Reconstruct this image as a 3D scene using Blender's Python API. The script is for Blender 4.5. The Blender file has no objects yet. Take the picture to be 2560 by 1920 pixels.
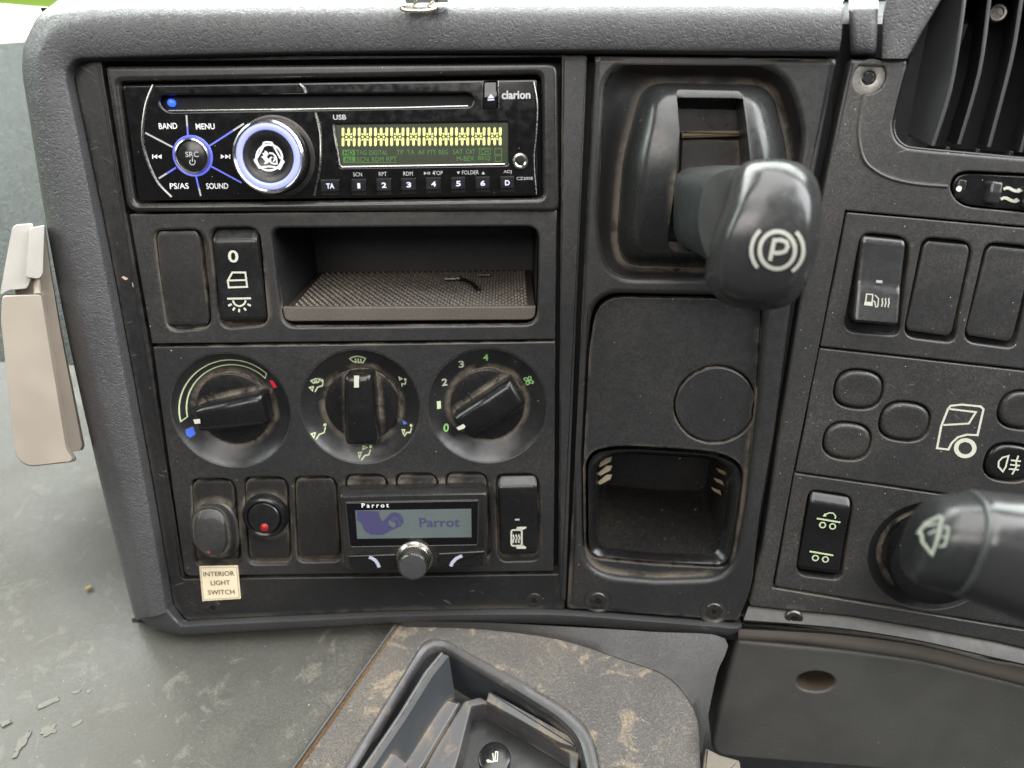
import bpy, bmesh, math, random
from mathutils import Vector, Matrix
from mathutils.geometry import tessellate_polygon
random.seed(7)
R = math.radians
scene = bpy.context.scene
COL = scene.collection

# ------------------------------------------------------------------ camera geometry
# Dash coordinates in mm: x right, y up along the main fascia, z out of it towards the cab.
FPX, CX, CY = 1920.0, 1280.0, 960.0          # focal length and centre for a 2560 x 1920 frame
TH, RO, DIST = R(15.8), R(0.72), 345.0       # the fascia leans 15.8 deg to the lens
LEAN = R(20)                                 # the fascia leans back from the vertical
view = Vector((0, -math.sin(TH), -math.cos(TH)))
rt0, up0 = Vector((1, 0, 0)), Vector((0, math.cos(TH), -math.sin(TH)))
rt = rt0 * math.cos(RO) - up0 * math.sin(RO)
up = up0 * math.cos(RO) + rt0 * math.sin(RO)
eye = -view * DIST
WORLD = Matrix(((1, 0, 0, 0),
                (0, math.sin(LEAN), -math.cos(LEAN), 0),
                (0, math.cos(LEAN), math.sin(LEAN), 0.9),
                (0, 0, 0, 1)))
def to_world(p):
    return WORLD @ (Vector(p) * 0.001)

cam = bpy.data.cameras.new('camera')
cam_ob = bpy.data.objects.new('camera', cam); COL.objects.link(cam_ob)
cam.sensor_width = 36; cam.lens = FPX / 2560 * 36
cam.clip_start = 0.01; cam.clip_end = 200
W3 = WORLD.to_3x3()
cm = Matrix((W3 @ rt, W3 @ up, W3 @ (-view))).transposed().to_4x4()
cm.translation = to_world(eye)
cam_ob.matrix_world = cm
cam.dof.use_dof = True
cam.dof.focus_distance = 0.330
cam.dof.aperture_fstop = 6.0
scene.camera = cam_ob
scene.render.resolution_x, scene.render.resolution_y = 1024, 768
scene.view_settings.view_transform = 'Standard'
scene.view_settings.look = 'None'
scene.view_settings.exposure = 0.0
scene.view_settings.gamma = 1.0

# ------------------------------------------------------------------ light: daylight through the cab windows, plus an added overhead lamp
world = bpy.data.worlds.new('World'); scene.world = world
world.use_nodes = True
bg = world.node_tree.nodes['Background']
bg.inputs['Color'].default_value = (0.95, 0.97, 1.0, 1)
bg.inputs['Strength'].default_value = 0.12
def area(name, loc, target, sx, sy, watt, color):
    l = bpy.data.lights.new(name, 'AREA'); l.shape = 'RECTANGLE'
    l.size, l.size_y, l.energy, l.color = sx, sy, watt, color
    o = bpy.data.objects.new(name, l); COL.objects.link(o)
    o.location = loc
    o.rotation_euler = (Vector(target) - Vector(loc)).to_track_quat('-Z', 'Y').to_euler()
    return o
area('windscreen_daylight', (0.1, 0.78, 1.42), (0.05, 0.0, 0.98), 2.0, 0.8, 46, (0.93, 1.0, 0.96))
area('passenger_window_daylight', (-1.05, 0.10, 1.55), (-0.1, 0.0, 0.85), 0.8, 0.6, 12, (0.88, 1.0, 0.94))
area('driver_window_daylight', (0.78, -0.22, 1.62), (0.0, 0.0, 0.9), 0.85, 0.65, 19, (0.95, 0.98, 1.0))
area('overhead_fill_lamp', (0.12, -0.10, 1.95), (0.0, 0.0, 0.9), 1.2, 0.75, 20, (1.0, 0.99, 0.97))  # no hatch here: lamp added overhead for highlights on top edges
area('rear_cab_daylight', (-0.35, -1.1, 1.9), (0.0, 0.0, 0.9), 0.9, 0.5, 11, (1.0, 0.95, 0.9))
scene.cycles.max_bounces = 6; scene.cycles.diffuse_bounces = 3; scene.cycles.glossy_bounces = 3

# ------------------------------------------------------------------ frames (planes that things are laid out on)
class Frame:
    def __init__(s, o, u, v):
        s.o = Vector(o); s.u = Vector(u).normalized()
        v = Vector(v); s.v = (v - s.u * v.dot(s.u)).normalized()
        s.n = s.u.cross(s.v)
    def uv(s, px, py, h=0.0):
        d = view + rt * ((px - CX) / FPX) - up * ((py - CY) / FPX)
        o = s.o + s.n * h
        t = (o - eye).dot(s.n) / d.dot(s.n)
        q = eye + d * t - s.o
        return Vector((q.dot(s.u), q.dot(s.v)))
    def p3(s, px, py, h=0.0):
        a = s.uv(px, py, h); return Vector((a.x, a.y, h))
    def glob(s, px, py, h=0.0):
        a = s.uv(px, py, h); return s.o + s.u * a.x + s.v * a.y + s.n * h
    def mm(s, px, py, h=0.0):                 # mm per pixel there
        return ((s.glob(px, py, h) - eye).dot(view)) / FPX
    def matrix(s, base):
        o = s.o + s.u * base[0] + s.v * base[1] + s.n * base[2]
        m = Matrix((W3 @ s.u, W3 @ s.v, W3 @ s.n)).transposed().to_4x4()
        m.translation = to_world(o)
        return m
def turned(o, yaw, roll):
    a = Vector((math.cos(yaw), 0, math.sin(yaw))); b = Vector((0, 1, 0))
    return Frame(o, a * math.cos(roll) - b * math.sin(roll), b * math.cos(roll) + a * math.sin(roll))
A = Frame((0, 0, 0), (1, 0, 0), (0, 1, 0))
B = turned(A.glob(1440, 900), R(6), R(2.5))
C = turned(B.glob(2080, 800), R(11), R(4.8))
_s, _c = math.sin(LEAN), math.cos(LEAN)
E = Frame(A.glob(900, 1580, -6), (1, 0, 0), (0, _s, -_c))            # floor, level
D = Frame(A.glob(1200, 1560, -4) + Vector((0, _c, _s)) * 4, (1, 0, 0), (0, math.sin(LEAN + R(6)), -math.cos(LEAN + R(6))))
K = turned(C.glob(2150, 1640, -6), R(9), R(5.5))

def cr(k, pts):                                # notebook co-ordinates of an enlargement -> picture
    x0, y0, s = k
    return [(x0 + x / s, y0 + y / s) for x, y in pts]
k1=(0,0,2.765); k2=(700,0,2.765); k3=(1400,0,2.765); k4=(1960,0,3.687); k5=(300,500,3.687); k6=(640,500,2.765)
k7=(1400,500,2.765); k8=(1960,400,3.687); k9=(360,840,3.16); k10=(740,840,3.16); k11=(360,1120,3.16); k12=(800,1120,3.16)
k13=(1400,1050,3.687); k14=(1860,850,3.16); k15=(1760,1320,2.765); k16=(700,1450,2.765); k17=(1200,1450,2.765)
k18=(0,500,2.37); k19=(0,1200,2.304); k20=(580,290,8.295); k21=(880,1250,6.9125); k22=(2380,400,12.29); k23=(2200,1200,4.147)

# ------------------------------------------------------------------ outline helpers
def lerp(a, b, t): return a + (b - a) * t
def rpoly(pts, r, n=5):
    out = []; m = len(pts)
    for i in range(m):
        p = Vector(pts[i][:2]); a = Vector(pts[i - 1][:2]); b = Vector(pts[(i + 1) % m][:2])
        rr = pts[i][2] if len(pts[i]) > 2 else r
        da, db = a - p, b - p
        ta, tb = min(rr, da.length * .49), min(rr, db.length * .49)
        if rr <= 0: out.append(tuple(p)); continue
        s, e = p + da.normalized() * ta, p + db.normalized() * tb
        for k in range(n + 1):
            t = k / n
            q = lerp(lerp(s, p, t), lerp(p, e, t), t)      # quadratic
            # nudge to a circular look
            out.append((q.x, q.y))
    return out
def cspline(pts, n=6, closed=True):
    P = [Vector(p) for p in pts]; m = len(P); out = []
    rng = range(m) if closed else range(m - 1)
    for i in rng:
        if closed: a, b, c, d = P[i - 1], P[i], P[(i + 1) % m], P[(i + 2) % m]
        else: a, b, c, d = P[max(i - 1, 0)], P[i], P[i + 1], P[min(i + 2, m - 1)]
        for k in range(n):
            t = k / n
            q = ((b * 2) + (c - a) * t + (a * 2 - b * 5 + c * 4 - d) * t * t + (b * 3 - a - c * 3 + d) * t ** 3) * .5
            out.append(q)
    if not closed: out.append(P[-1])
    return out
def resample(loop, n):
    L = [Vector(p) for p in loop]; m = len(L)
    seg = [(L[(i + 1) % m] - L[i]).length for i in range(m)]; tot = sum(seg)
    out = []; i = 0; acc = 0
    for k in range(n):
        d = tot * k / n
        while acc + seg[i] < d and i < m - 1: acc += seg[i]; i += 1
        t = (d - acc) / seg[i] if seg[i] > 0 else 0
        out.append(lerp(L[i], L[(i + 1) % m], t))
    return out
def sarea(l):
    return sum(l[i - 1][0] * l[i][1] - l[i][0] * l[i - 1][1] for i in range(len(l))) / 2
def ccw(l):
    return list(l) if sarea(l) > 0 else list(reversed(l))
def inset(l, d):
    n = len(l); out = []
    for i in range(n):
        p, a, b = Vector(l[i]), Vector(l[i - 1]), Vector(l[(i + 1) % n])
        e1, e2 = (p - a), (b - p)
        if e1.length < 1e-9: e1 = e2
        if e2.length < 1e-9: e2 = e1
        e1, e2 = e1.normalized(), e2.normalized()
        n1, n2 = Vector((-e1.y, e1.x)), Vector((-e2.y, e2.x))
        m = n1 + n2
        if m.length < 1e-6: out.append(tuple(p + n1 * d)); continue
        m.normalize(); k = max(0.5, m.dot(n1))
        q = p + m * (d / k); out.append((q.x, q.y))
    return out
def ulp(F, pts, r=0, h=0, n=5):                # picture outline -> rounded outline on frame F
    return ccw([tuple(F.uv(x, y, h)) for x, y in rpoly(pts, r, n)])
def circ(c, r, n=32, r2=None, ph=0):
    r2 = r2 or r
    return [(c[0] + r * math.cos(2 * math.pi * i / n + ph), c[1] + r2 * math.sin(2 * math.pi * i / n + ph)) for i in range(n)]

class MB:
    def __init__(s): s.v = []; s.f = []
    def add(s, v, f):
        b = len(s.v); s.v += [tuple(x) for x in v]; s.f += [tuple(i + b for i in q) for q in f]; return s
    def loft(s, loops, cap0=True, cap1=True):
        n = len(loops[0]); v = [tuple(p) for l in loops for p in l]; f = []
        for k in range(len(loops) - 1):
            for i in range(n):
                j = (i + 1) % n
                f.append((k * n + i, k * n + j, (k + 1) * n + j, (k + 1) * n + i))
        if cap0: f.append(tuple(range(n - 1, -1, -1)))
        if cap1: f.append(tuple((len(loops) - 1) * n + i for i in range(n)))
        return s.add(v, f)
    def grid(s, rows, closed=False):
        m = len(rows[0]); v = [tuple(p) for r in rows for p in r]; f = []
        for k in range(len(rows) - 1):
            for i in range(m if closed else m - 1):
                j = (i + 1) % m
                f.append((k * m + i, k * m + j, (k + 1) * m + j, (k + 1) * m + i))
        return s.add(v, f)
    def plate(s, loop, h0, h1, bev=.4, holes=(), hb=None, seg=3, bottom=False):
        hb = bev if hb is None else hb
        loop = ccw(loop)
        def rings(l, b, sign):
            out = [[(x, y, h0) for x, y in l]]
            if b <= 0: out.append([(x, y, h1) for x, y in l]); return out
            for k in range(seg + 1):
                t = math.pi / 2 * k / seg
                q = inset(l, sign * b * (1 - math.cos(t)))
                out.append([(x, y, h1 - b + b * math.sin(t)) for x, y in q])
            q = inset(l, sign * (b + .12)); out.append([(x, y, h1) for x, y in q])
            return out
        ro = rings(loop, bev, 1); s.loft(ro, bottom and not holes, not holes)
        if holes:
            polys = [ro[-1]]
            for hl in holes:
                rh = rings(ccw(hl), hb, -1); s.loft(rh, False, False); polys.append(rh[-1])
            flat = [p for l in polys for p in l]
            tri = tessellate_polygon([[Vector(p) for p in l] for l in polys])
            s.add(flat, [t for t in tri])
        return s
    def revolve(s, c, prof, n=40, cap=True):
        loops = [[(c[0] + r * math.cos(2 * math.pi * i / n), c[1] + r * math.sin(2 * math.pi * i / n), h) for i in range(n)] for r, h in prof]
        return s.loft(loops, cap, cap)
    def tube(s, path, r, n=10, closed=False):
        P = [Vector(p) for p in path]; m = len(P); loops = []
        ref = None
        for i in range(m):
            a = P[i - 1] if (i > 0 or closed) else P[i]; b = P[(i + 1) % m] if (i < m - 1 or closed) else P[i]
            t = (b - a).normalized()
            if ref is None:
                ref = Vector((0, 0, 1)) if abs(t.z) < .8 else Vector((1, 0, 0))
            x = (ref - t * ref.dot(t)).normalized(); y = t.cross(x); ref = x
            rr = r[i] if isinstance(r, (list, tuple)) else r
            loops.append([P[i] + x * rr * math.cos(2 * math.pi * k / n) + y * rr * math.sin(2 * math.pi * k / n) for k in range(n)])
        if closed: loops.append(loops[0])
        return s.loft(loops, not closed, not closed)
    def ribbon(s, pts, w, h, closed=False):     # flat printed stroke
        P = [Vector(p[:2]) for p in pts]; n = len(P); l = []; r = []
        for i in range(n):
            a = P[i - 1] if (i > 0 or closed) else None; b = P[(i + 1) % n] if (i < n - 1 or closed) else None
            e1 = (P[i] - a).normalized() if a is not None else (b - P[i]).normalized()
            e2 = (b - P[i]).normalized() if b is not None else e1
            n1, n2 = Vector((-e1.y, e1.x)), Vector((-e2.y, e2.x)); m = n1 + n2
            m = n1 if m.length < 1e-6 else m.normalized(); k = max(.55, m.dot(n1))
            l.append(P[i] + m * (w / 2 / k)); r.append(P[i] - m * (w / 2 / k))
        hf = h if callable(h) else (lambda q: h)
        v = [(q.x, q.y, hf(q)) for q in l] + [(q.x, q.y, hf(q)) for q in r]
        f = [(i, (i + 1) % n, n + (i + 1) % n, n + i) for i in range(n if closed else n - 1)]
        return s.add(v, f)
    def poly(s, pts, h):
        hf = h if callable(h) else (lambda q: h)
        l = ccw([tuple(p[:2]) for p in pts])
        tri = tessellate_polygon([[Vector((x, y, 0)) for x, y in l]])
        return s.add([(x, y, hf(Vector((x, y)))) for x, y in l], [t for t in tri])
    def stroke(s, F, pts, wpx, h=0.1, closed=False, hb=0):   # stroke given in picture co-ordinates
        hh = h if not callable(h) else hb
        w = wpx * F.mm(pts[0][0], pts[0][1], hh)
        return s.ribbon([F.uv(x, y, hh) for x, y in pts], w, h, closed)
    def fill(s, F, pts, h=0.1, hb=0):
        hh = h if not callable(h) else hb
        return s.poly([F.uv(x, y, hh) for x, y in pts], h)

def quad(pts, s, t):            # TL TR BR BL ; s 0 bottom..1 top, t 0 left..1 right
    tl, tr, br, bl = pts
    return lerp(lerp(bl, br, t), lerp(tl, tr, t), s)
def pillow(F, pts, prof, bev=.8, rs=.12, rt_=.22, hbot=-4, hq=1.0, nr=14, nc=10, sag=0):
    """Moulded key or cover: outline pts (TL TR BR BL in the picture), height profile along its length."""
    Q = [F.uv(x, y, hq) for x, y in pts]
    wid = ((Q[1] - Q[0]).length + (Q[2] - Q[3]).length) / 2
    hgt = ((Q[0] - Q[3]).length + (Q[1] - Q[2]).length) / 2
    def ph(s):
        for (a, x), (b, y) in zip(prof, prof[1:]):
            if s <= b: return lerp(x, y, (s - a) / (b - a)) if b > a else y
        return prof[-1][1]
    def ends(s):
        e = min(s, 1 - s)
        if e >= rs: return 1.0
        return 1 - rt_ * (1 - math.sqrt(max(0, 1 - ((rs - e) / rs) ** 2)))
    S = sorted(set([0, .006, .02, .045, .08, .13] + [1 - x for x in (0, .006, .02, .045, .08, .13)] + [i / nr for i in range(1, nr)] + [p[0] for p in prof]))
    S2 = []
    for x in S:
        if not S2 or x - S2[-1] > .004: S2.append(x)
    S2[-1] = 1.0
    T = [-1, -.985, -.95, -.88, -.75] + [-.75 + 1.5 * i / nc for i in range(1, nc)] + [.75, .88, .95, .985, 1]
    rows = []
    for s in S2:
        row = []
        for t in T:
            m = ends(s); tt = t * m
            q = quad(Q, s, .5 + tt / 2)
            de = (1 - abs(t)) * m * wid / 2; ds = min(s, 1 - s) * hgt
            def fall(d):
                return 0 if d >= bev else bev - math.sqrt(max(0, bev * bev - (bev - d) ** 2))
            h = ph(s) - max(fall(de), fall(ds)) - sag * (1 - t * t)
            row.append((q.x, q.y, h))
        rows.append(row)
    mb = MB().grid(rows)
    ring = [rows[0][i] for i in range(len(T))] + [r[-1] for r in rows[1:]] + [rows[-1][i] for i in range(len(T) - 2, -1, -1)] + [r[0] for r in reversed(rows[1:-1])]
    mb.loft([[(x, y, z) for x, y, z in ring], [(x, y, hbot) for x, y, z in ring]], False, False)
    return mb

# ------------------------------------------------------------------ objects
INFO = {}
def _mesh(name, mb, mat, base, ang=35):
    me = bpy.data.meshes.new(name)
    me.from_pydata([((x - base[0]) * .001, (y - base[1]) * .001, (z - base[2]) * .001) for x, y, z in mb.v], [], mb.f)
    bm = bmesh.new(); bm.from_mesh(me)
    bmesh.ops.remove_doubles(bm, verts=bm.verts, dist=2e-6)
    bmesh.ops.dissolve_degenerate(bm, dist=1e-6, edges=bm.edges)
    bmesh.ops.recalc_face_normals(bm, faces=bm.faces)
    bm.to_mesh(me); bm.free()
    me.materials.append(mat)
    for p in me.polygons: p.use_smooth = True
    me.set_sharp_from_angle(angle=R(ang))
    return me
def tag(o, label=None, cat=None, group=None, kind=None):
    for k, x in (('label', label), ('category', cat), ('group', group), ('kind', kind)):
        if x: o[k] = x
    return o
def thing(name, label, cat, F, at, h=0, group=None, kind=None):
    o = bpy.data.objects.new(name, None); COL.objects.link(o)
    b = F.uv(at[0], at[1], h); base = (b.x, b.y, h)
    o.matrix_world = F.matrix(base); o.empty_display_size = .01
    INFO[o.name] = (F, base)
    return tag(o, label, cat, group, kind)
def part(parent, name, mb, mat, label=None, kind=None, ang=35):
    F, base = INFO[parent.name]
    o = bpy.data.objects.new(name, _mesh(name, mb, mat, base, ang)); COL.objects.link(o)
    o.parent = parent; INFO[o.name] = (F, base)
    return tag(o, label, kind=kind)
def solo(name, label, cat, F, at, h, mb, mat, group=None, kind=None, ang=35):
    b = F.uv(at[0], at[1], h); base = (b.x, b.y, h)
    o = bpy.data.objects.new(name, _mesh(name, mb, mat, base, ang)); COL.objects.link(o)
    o.matrix_world = F.matrix(base); INFO[o.name] = (F, base)
    return tag(o, label, cat, group, kind)
_txt = {}
def glyphs(s, bold=0.0, space=1.0):
    key = (s, bold, space)
    if key not in _txt:
        cu = bpy.data.curves.new('t', 'FONT'); cu.body = s; cu.size = 1; cu.offset = bold; cu.space_character = space
        cu.resolution_u = 3
        o = bpy.data.objects.new('t', cu); COL.objects.link(o)
        me = bpy.data.meshes.new_from_object(o.evaluated_get(bpy.context.evaluated_depsgraph_get()))
        v = [tuple(x.co[:2]) for x in me.vertices]; f = [tuple(p.vertices) for p in me.polygons]
        bpy.data.objects.remove(o); bpy.data.curves.remove(cu); bpy.data.meshes.remove(me)
        x0, x1 = min(a for a, _ in v), max(a for a, _ in v); y0, y1 = min(b for _, b in v), max(b for _, b in v)
        _txt[key] = ([((a - x0) / (x1 - x0) - .5, (b - y0) / (y1 - y0) - .5) for a, b in v], f)
    return _txt[key]
def lettering(mb, s, F, cx, cy, w, ht, h=.1, bold=.01, rot=0, space=1.0, hb=0, shear=0):
    hh = h if not callable(h) else hb
    v, f = glyphs(s, bold, space); c = F.uv(cx, cy, hh); k = F.mm(cx, cy, hh)
    cr_, sr = math.cos(R(rot)), math.sin(R(rot)); out = []
    for a, b in v:
        x, y = (a + shear * b) * w * k, b * ht * k
        q = Vector((c.x + x * cr_ - y * sr, c.y + x * sr + y * cr_))
        out.append((q.x, q.y, h(q) if callable(h) else h))
    return mb.add(out, f)
# ------------------------------------------------------------------ materials
class NT:
    def __init__(s, name):
        s.m = bpy.data.materials.new(name); s.m.use_nodes = True; s.t = s.m.node_tree
        s.b = s.t.nodes['Principled BSDF']
        tc = s.t.nodes.new('ShaderNodeTexCoord'); mp = s.t.nodes.new('ShaderNodeMapping')
        mp.inputs['Scale'].default_value = (1000, 1000, 1000)
        s.t.links.new(tc.outputs['Object'], mp.inputs['Vector']); s.co = mp.outputs[0]
    def node(s, kind, **kw):
        n = s.t.nodes.new('ShaderNode' + kind)
        for k, x in kw.items(): setattr(n, k, x)
        return n
    def link(s, a, b): s.t.links.new(a, b)
    def noise(s, scale, detail=2, rough=.5, dist=0, co=None):
        n = s.node('TexNoise'); n.inputs['Scale'].default_value = scale; n.inputs['Detail'].default_value = detail
        n.inputs['Roughness'].default_value = rough; n.inputs['Distortion'].default_value = dist
        s.link(co or s.co, n.inputs['Vector']); return n.outputs['Fac']
    def ramp(s, fac, a, b, lo=0., hi=1.):
        n = s.node('MapRange', interpolation_type='SMOOTHSTEP'); s.link(fac, n.inputs['Value'])
        for i, x in zip(('From Min', 'From Max', 'To Min', 'To Max'), (a, b, lo, hi)): n.inputs[i].default_value = x
        return n.outputs[0]
    def math(s, op, a, b=None):
        n = s.node('Math', operation=op)
        for i, x in enumerate((a, b)):
            if x is None: continue
            if isinstance(x, (int, float)): n.inputs[i].default_value = x
            else: s.link(x, n.inputs[i])
        return n.outputs[0]
    def mix(s, fac, a, b):
        n = s.node('Mix', data_type='RGBA')
        if isinstance(fac, (int, float)): n.inputs[0].default_value = fac
        else: s.link(fac, n.inputs[0])
        for i, x in ((6, a), (7, b)):
            if isinstance(x, tuple): n.inputs[i].default_value = (*x[:3], 1)
            else: s.link(x, n.inputs[i])
        return n.outputs[2]
    def scaled(s, x, y, z, rot=0):
        r = s.node('Mapping'); r.inputs['Rotation'].default_value = (0, 0, rot); s.link(s.co, r.inputs['Vector'])
        n = s.node('Mapping'); n.inputs['Scale'].default_value = (x, y, z); s.link(r.outputs[0], n.inputs['Vector']); return n.outputs[0]
    def specks(s, cell, size, share):
        v = s.node('TexVoronoi', feature='F1'); v.inputs['Scale'].default_value = 1 / cell; s.link(s.co, v.inputs['Vector'])
        near = s.ramp(v.outputs['Distance'], size / cell, size / cell * .5, 0, 1)
        sep = s.node('SeparateColor'); s.link(v.outputs['Color'], sep.inputs[0])
        pick = s.math('GREATER_THAN', sep.outputs[0], 1 - share)
        return s.math('MULTIPLY', s.math('MULTIPLY', near, pick), sep.outputs[1])

TAN = (.27, .225, .17)
def plastic(name, col, rough=.45, spec=.45, grain=None, speck=0, film=0, crease=0, blotch=None, coat=0, scratch=0, film_col=(.16, .145, .125), rvar=.045, speck_size=.19):
    n = NT(name); b = n.b
    c = (*col, 1)
    big = n.noise(.045, 1, .6)
    base = n.mix(n.ramp(big, .3, .7), tuple(x * .93 for x in col), tuple(x * 1.07 for x in col))
    dirt = None
    if film:
        f1 = n.ramp(n.noise(.013, 2, .6, .4), .35, .75); f2 = n.ramp(n.noise(1.1, 2, .7), .35, .75)
        fm = n.math('MULTIPLY', n.math('ADD', n.math('MULTIPLY', f1, .7), .3), n.math('ADD', n.math('MULTIPLY', f2, .8), .2))
        dirt = n.math('MULTIPLY', fm, film); base = n.mix(dirt, base, film_col)
    if blotch:
        amt, sc, th, bc = blotch
        m = n.math('MULTIPLY', n.ramp(n.noise(sc, 5, .62, .9), th, th + .12), n.ramp(n.noise(.9, 4, .7), .3, .62))
        m = n.math('MULTIPLY', m, amt); base = n.mix(m, base, bc)
        dirt = m if dirt is None else n.math('MAXIMUM', dirt, m)
    if scratch:
        m1 = n.ramp(n.noise(.9, 2, .5, .5, n.scaled(.07, 1.5, 1, .55)), .70, .76)
        m2 = n.ramp(n.noise(.9, 2, .5, .5, n.scaled(.09, 1.7, 1, -.3)), .71, .77)
        gate = n.ramp(n.noise(.03, 2), .5, .62)
        m = n.math('MULTIPLY', n.math('MULTIPLY', n.math('MAXIMUM', m1, m2), gate), scratch)
        base = n.mix(m, base, (.32, .29, .24))
    if crease:
        ao = n.node('AmbientOcclusion'); ao.samples = 2; ao.inputs['Distance'].default_value = .0032
        a = n.ramp(ao.outputs['AO'], .88, .42)
        a = n.math('MULTIPLY', n.math('MULTIPLY', a, n.ramp(n.noise(.05, 4, .75, .5), .36, .62)), crease)
        base = n.mix(a, base, TAN)
        dirt = a if dirt is None else n.math('MAXIMUM', dirt, a)
    if speck:
        sp = n.specks(2.6, speck_size * 1.15, speck)
        if speck > .09: sp = n.math('MAXIMUM', sp, n.specks(8.5, speck_size * 1.9, speck * .4))
        sp = n.math('MULTIPLY', sp, n.ramp(n.noise(.045, 3, .7), .36, .62, .15, 2.2))
        base = n.mix(sp, base, (.5, .47, .42))
        dirt = sp if dirt is None else n.math('MAXIMUM', dirt, sp)
    n.link(base, b.inputs['Base Color'])
    rv = n.ramp(n.noise(.25, 2, .65), .3, .7, rough - rvar, rough + rvar)
    if dirt is not None: rv = n.math('MAXIMUM', rv, n.ramp(dirt, 0, .5, 0, .85))
    n.link(rv, b.inputs['Roughness'])
    b.inputs['Specular IOR Level'].default_value = spec
    if coat: b.inputs['Coat Weight'].default_value = coat; b.inputs['Coat Roughness'].default_value = .12
    if grain:
        kind, sc, st, dist = grain
        if kind == 'leather':
            w = n.noise(sc, 1.2, .45, 1.6)
            ht = n.ramp(n.math('ABSOLUTE', n.math('SUBTRACT', w, .5)), 0, .09)
            
        else:
            ht = n.noise(sc, 2.5, .6)
        bp = n.node('Bump'); bp.inputs['Strength'].default_value = st; bp.inputs['Distance'].default_value = dist
        n.link(ht, bp.inputs['Height']); n.link(bp.outputs[0], b.inputs['Normal'])
    return n.m
def metal(name, col, rough, var=.08):
    n = NT(name); b = n.b; b.inputs['Metallic'].default_value = 1
    n.link(n.mix(n.ramp(n.noise(.8, 4, .7), .35, .7), col, tuple(x * .7 for x in col)), b.inputs['Base Color'])
    n.link(n.ramp(n.noise(1.5, 3), .3, .7, rough - var, rough + var), b.inputs['Roughness'])
    return n.m
def glow(name, col, strength, base=(.02, .02, .02)):
    n = NT(name); b = n.b; b.inputs['Base Color'].default_value = (*base, 1)
    b.inputs['Emission Color'].default_value = (*col, 1)
    n.link(n.ramp(n.noise(.5, 2), .2, .8, strength * .85, strength * 1.12), b.inputs['Emission Strength'])
    b.inputs['Roughness'].default_value = .3
    return n.m
def paint(name, col, rough=.6):
    n = NT(name); b = n.b
    n.link(n.mix(n.ramp(n.noise(2.2, 3, .6), .4, .8), col, tuple(x * .8 for x in col)), b.inputs['Base Color'])
    b.inputs['Roughness'].default_value = rough
    return n.m

M_PAD = plastic('padded_grey_vinyl', (.062, .0615, .064), .44, .42, ('leather', .36, .42, .0005), speck=.05, film=.1, rvar=.06)
M_LIP = plastic('grey_lip_plastic', (.040, .041, .044), .45, .45, ('fine', .9, .5, .00012), speck=.07, film=.25, scratch=.7)
M_FASC = plastic('black_fascia_plastic', (.0095, .0095, .0105), .38, .5, ('fine', 1.1, .35, .00006), speck=.13, film=.13, scratch=.6, crease=.2)
M_PANEL = plastic('charcoal_panel_plastic', (.0135, .0138, .015), .40, .5, ('fine', 1.2, .45, .00007), speck=.22, film=.22, crease=.6)
M_RPANEL = plastic('dusty_charcoal_plastic', (.0195, .0195, .0205), .40, .52, ('fine', 1.0, .55, .00009), speck=.75, film=.36, crease=.3, speck_size=.19, scratch=.35)
M_SW = plastic('satin_black_plastic', (.006, .006, .0065), .30, .5, None, speck=.10, film=.07)
M_SWG = plastic('smooth_black_plastic', (.0055, .0055, .006), .24, .5, None, speck=.08, film=.06)
M_KNOB = plastic('knob_black_plastic', (.0055, .0055, .006), .27, .5, None, speck=.12, film=.1, crease=1.0)
M_BLANK = plastic('matt_black_cover_plastic', (.009, .009, .0095), .46, .42, ('fine', 1.2, .45, .00006), speck=.14, film=.26, crease=.6, film_col=(.12, .10, .08))
M_BLANKR = plastic('dusty_black_cover_plastic', (.016, .016, .017), .40, .5, ('fine', 1.0, .45, .00008), speck=.7, film=.34, speck_size=.18)
M_RADIO = plastic('gloss_black_plastic', (.003, .003, .0035), .12, .5, None, speck=.2, film=.035, rvar=.04, speck_size=.13, film_col=(.10, .095, .085))
M_RTRIM = plastic('radio_trim_plastic', (.013, .0128, .0128), .27, .5, None, speck=.12, film=.08, crease=.12)
M_DARK = plastic('dark_cavity_plastic', (.004, .004, .005), .6, .3)
M_MAT = plastic('dusty_rubber_mat', (.06, .053, .046), .8, .25, None, film=1.0, film_col=(.35, .30, .25))
M_TRAYLIP = plastic('worn_tray_plastic', (.07, .060, .052), .42, .45, None, film=.65, scratch=.4, film_col=(.21, .175, .14))
M_LEVER = plastic('lever_grey_rubber', (.028, .031, .031), .36, .55, ('fine', .8, .2, .00006), film=.3, film_col=(.12, .13, .12))
M_KNOBF = plastic('lever_grip_plastic', (.024, .0245, .025), .25, .55, ('fine', 1.2, .08, .00004), film=.08, rvar=.05)
M_HOUS = plastic('housing_satin_plastic', (.0145, .0158, .0158), .29, .55, ('fine', 1.0, .15, .00005), speck=.08, film=.1, crease=.6)
M_BROWN = plastic('brown_gate_plastic', (.011, .0102, .010), .36, .45, None, film=.25, crease=.9, film_col=(.12, .095, .07))
M_POCK = plastic('glossy_pocket_plastic', (.006, .006, .007), .28, .5, None, speck=.7, film=.3, film_col=(.13, .11, .08), speck_size=.2)
M_BEIGE = plastic('beige_moulded_plastic', (.37, .32, .268), .48, .45, ('fine', 1.1, .2, .00005), speck=.02, blotch=(.25, .08, .58, (.30, .24, .18)))
M_BEIGEL = plastic('pale_lid_plastic', (.47, .45, .415), .38, .5, None, film=.1)
M_FLOOR = plastic('worn_grey_floor_vinyl', (.058, .057, .051), .42, .5, ('fine', .5, .55, .00025), speck=.35, film=.9, scratch=.5, blotch=(.45, .06, .56, (.22, .20, .165)), film_col=(.14, .128, .105), speck_size=.2)
M_SIDE = plastic('side_panel_vinyl', (.050, .058, .054), .5, .4, ('leather', .38, .9, .0007))
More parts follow.
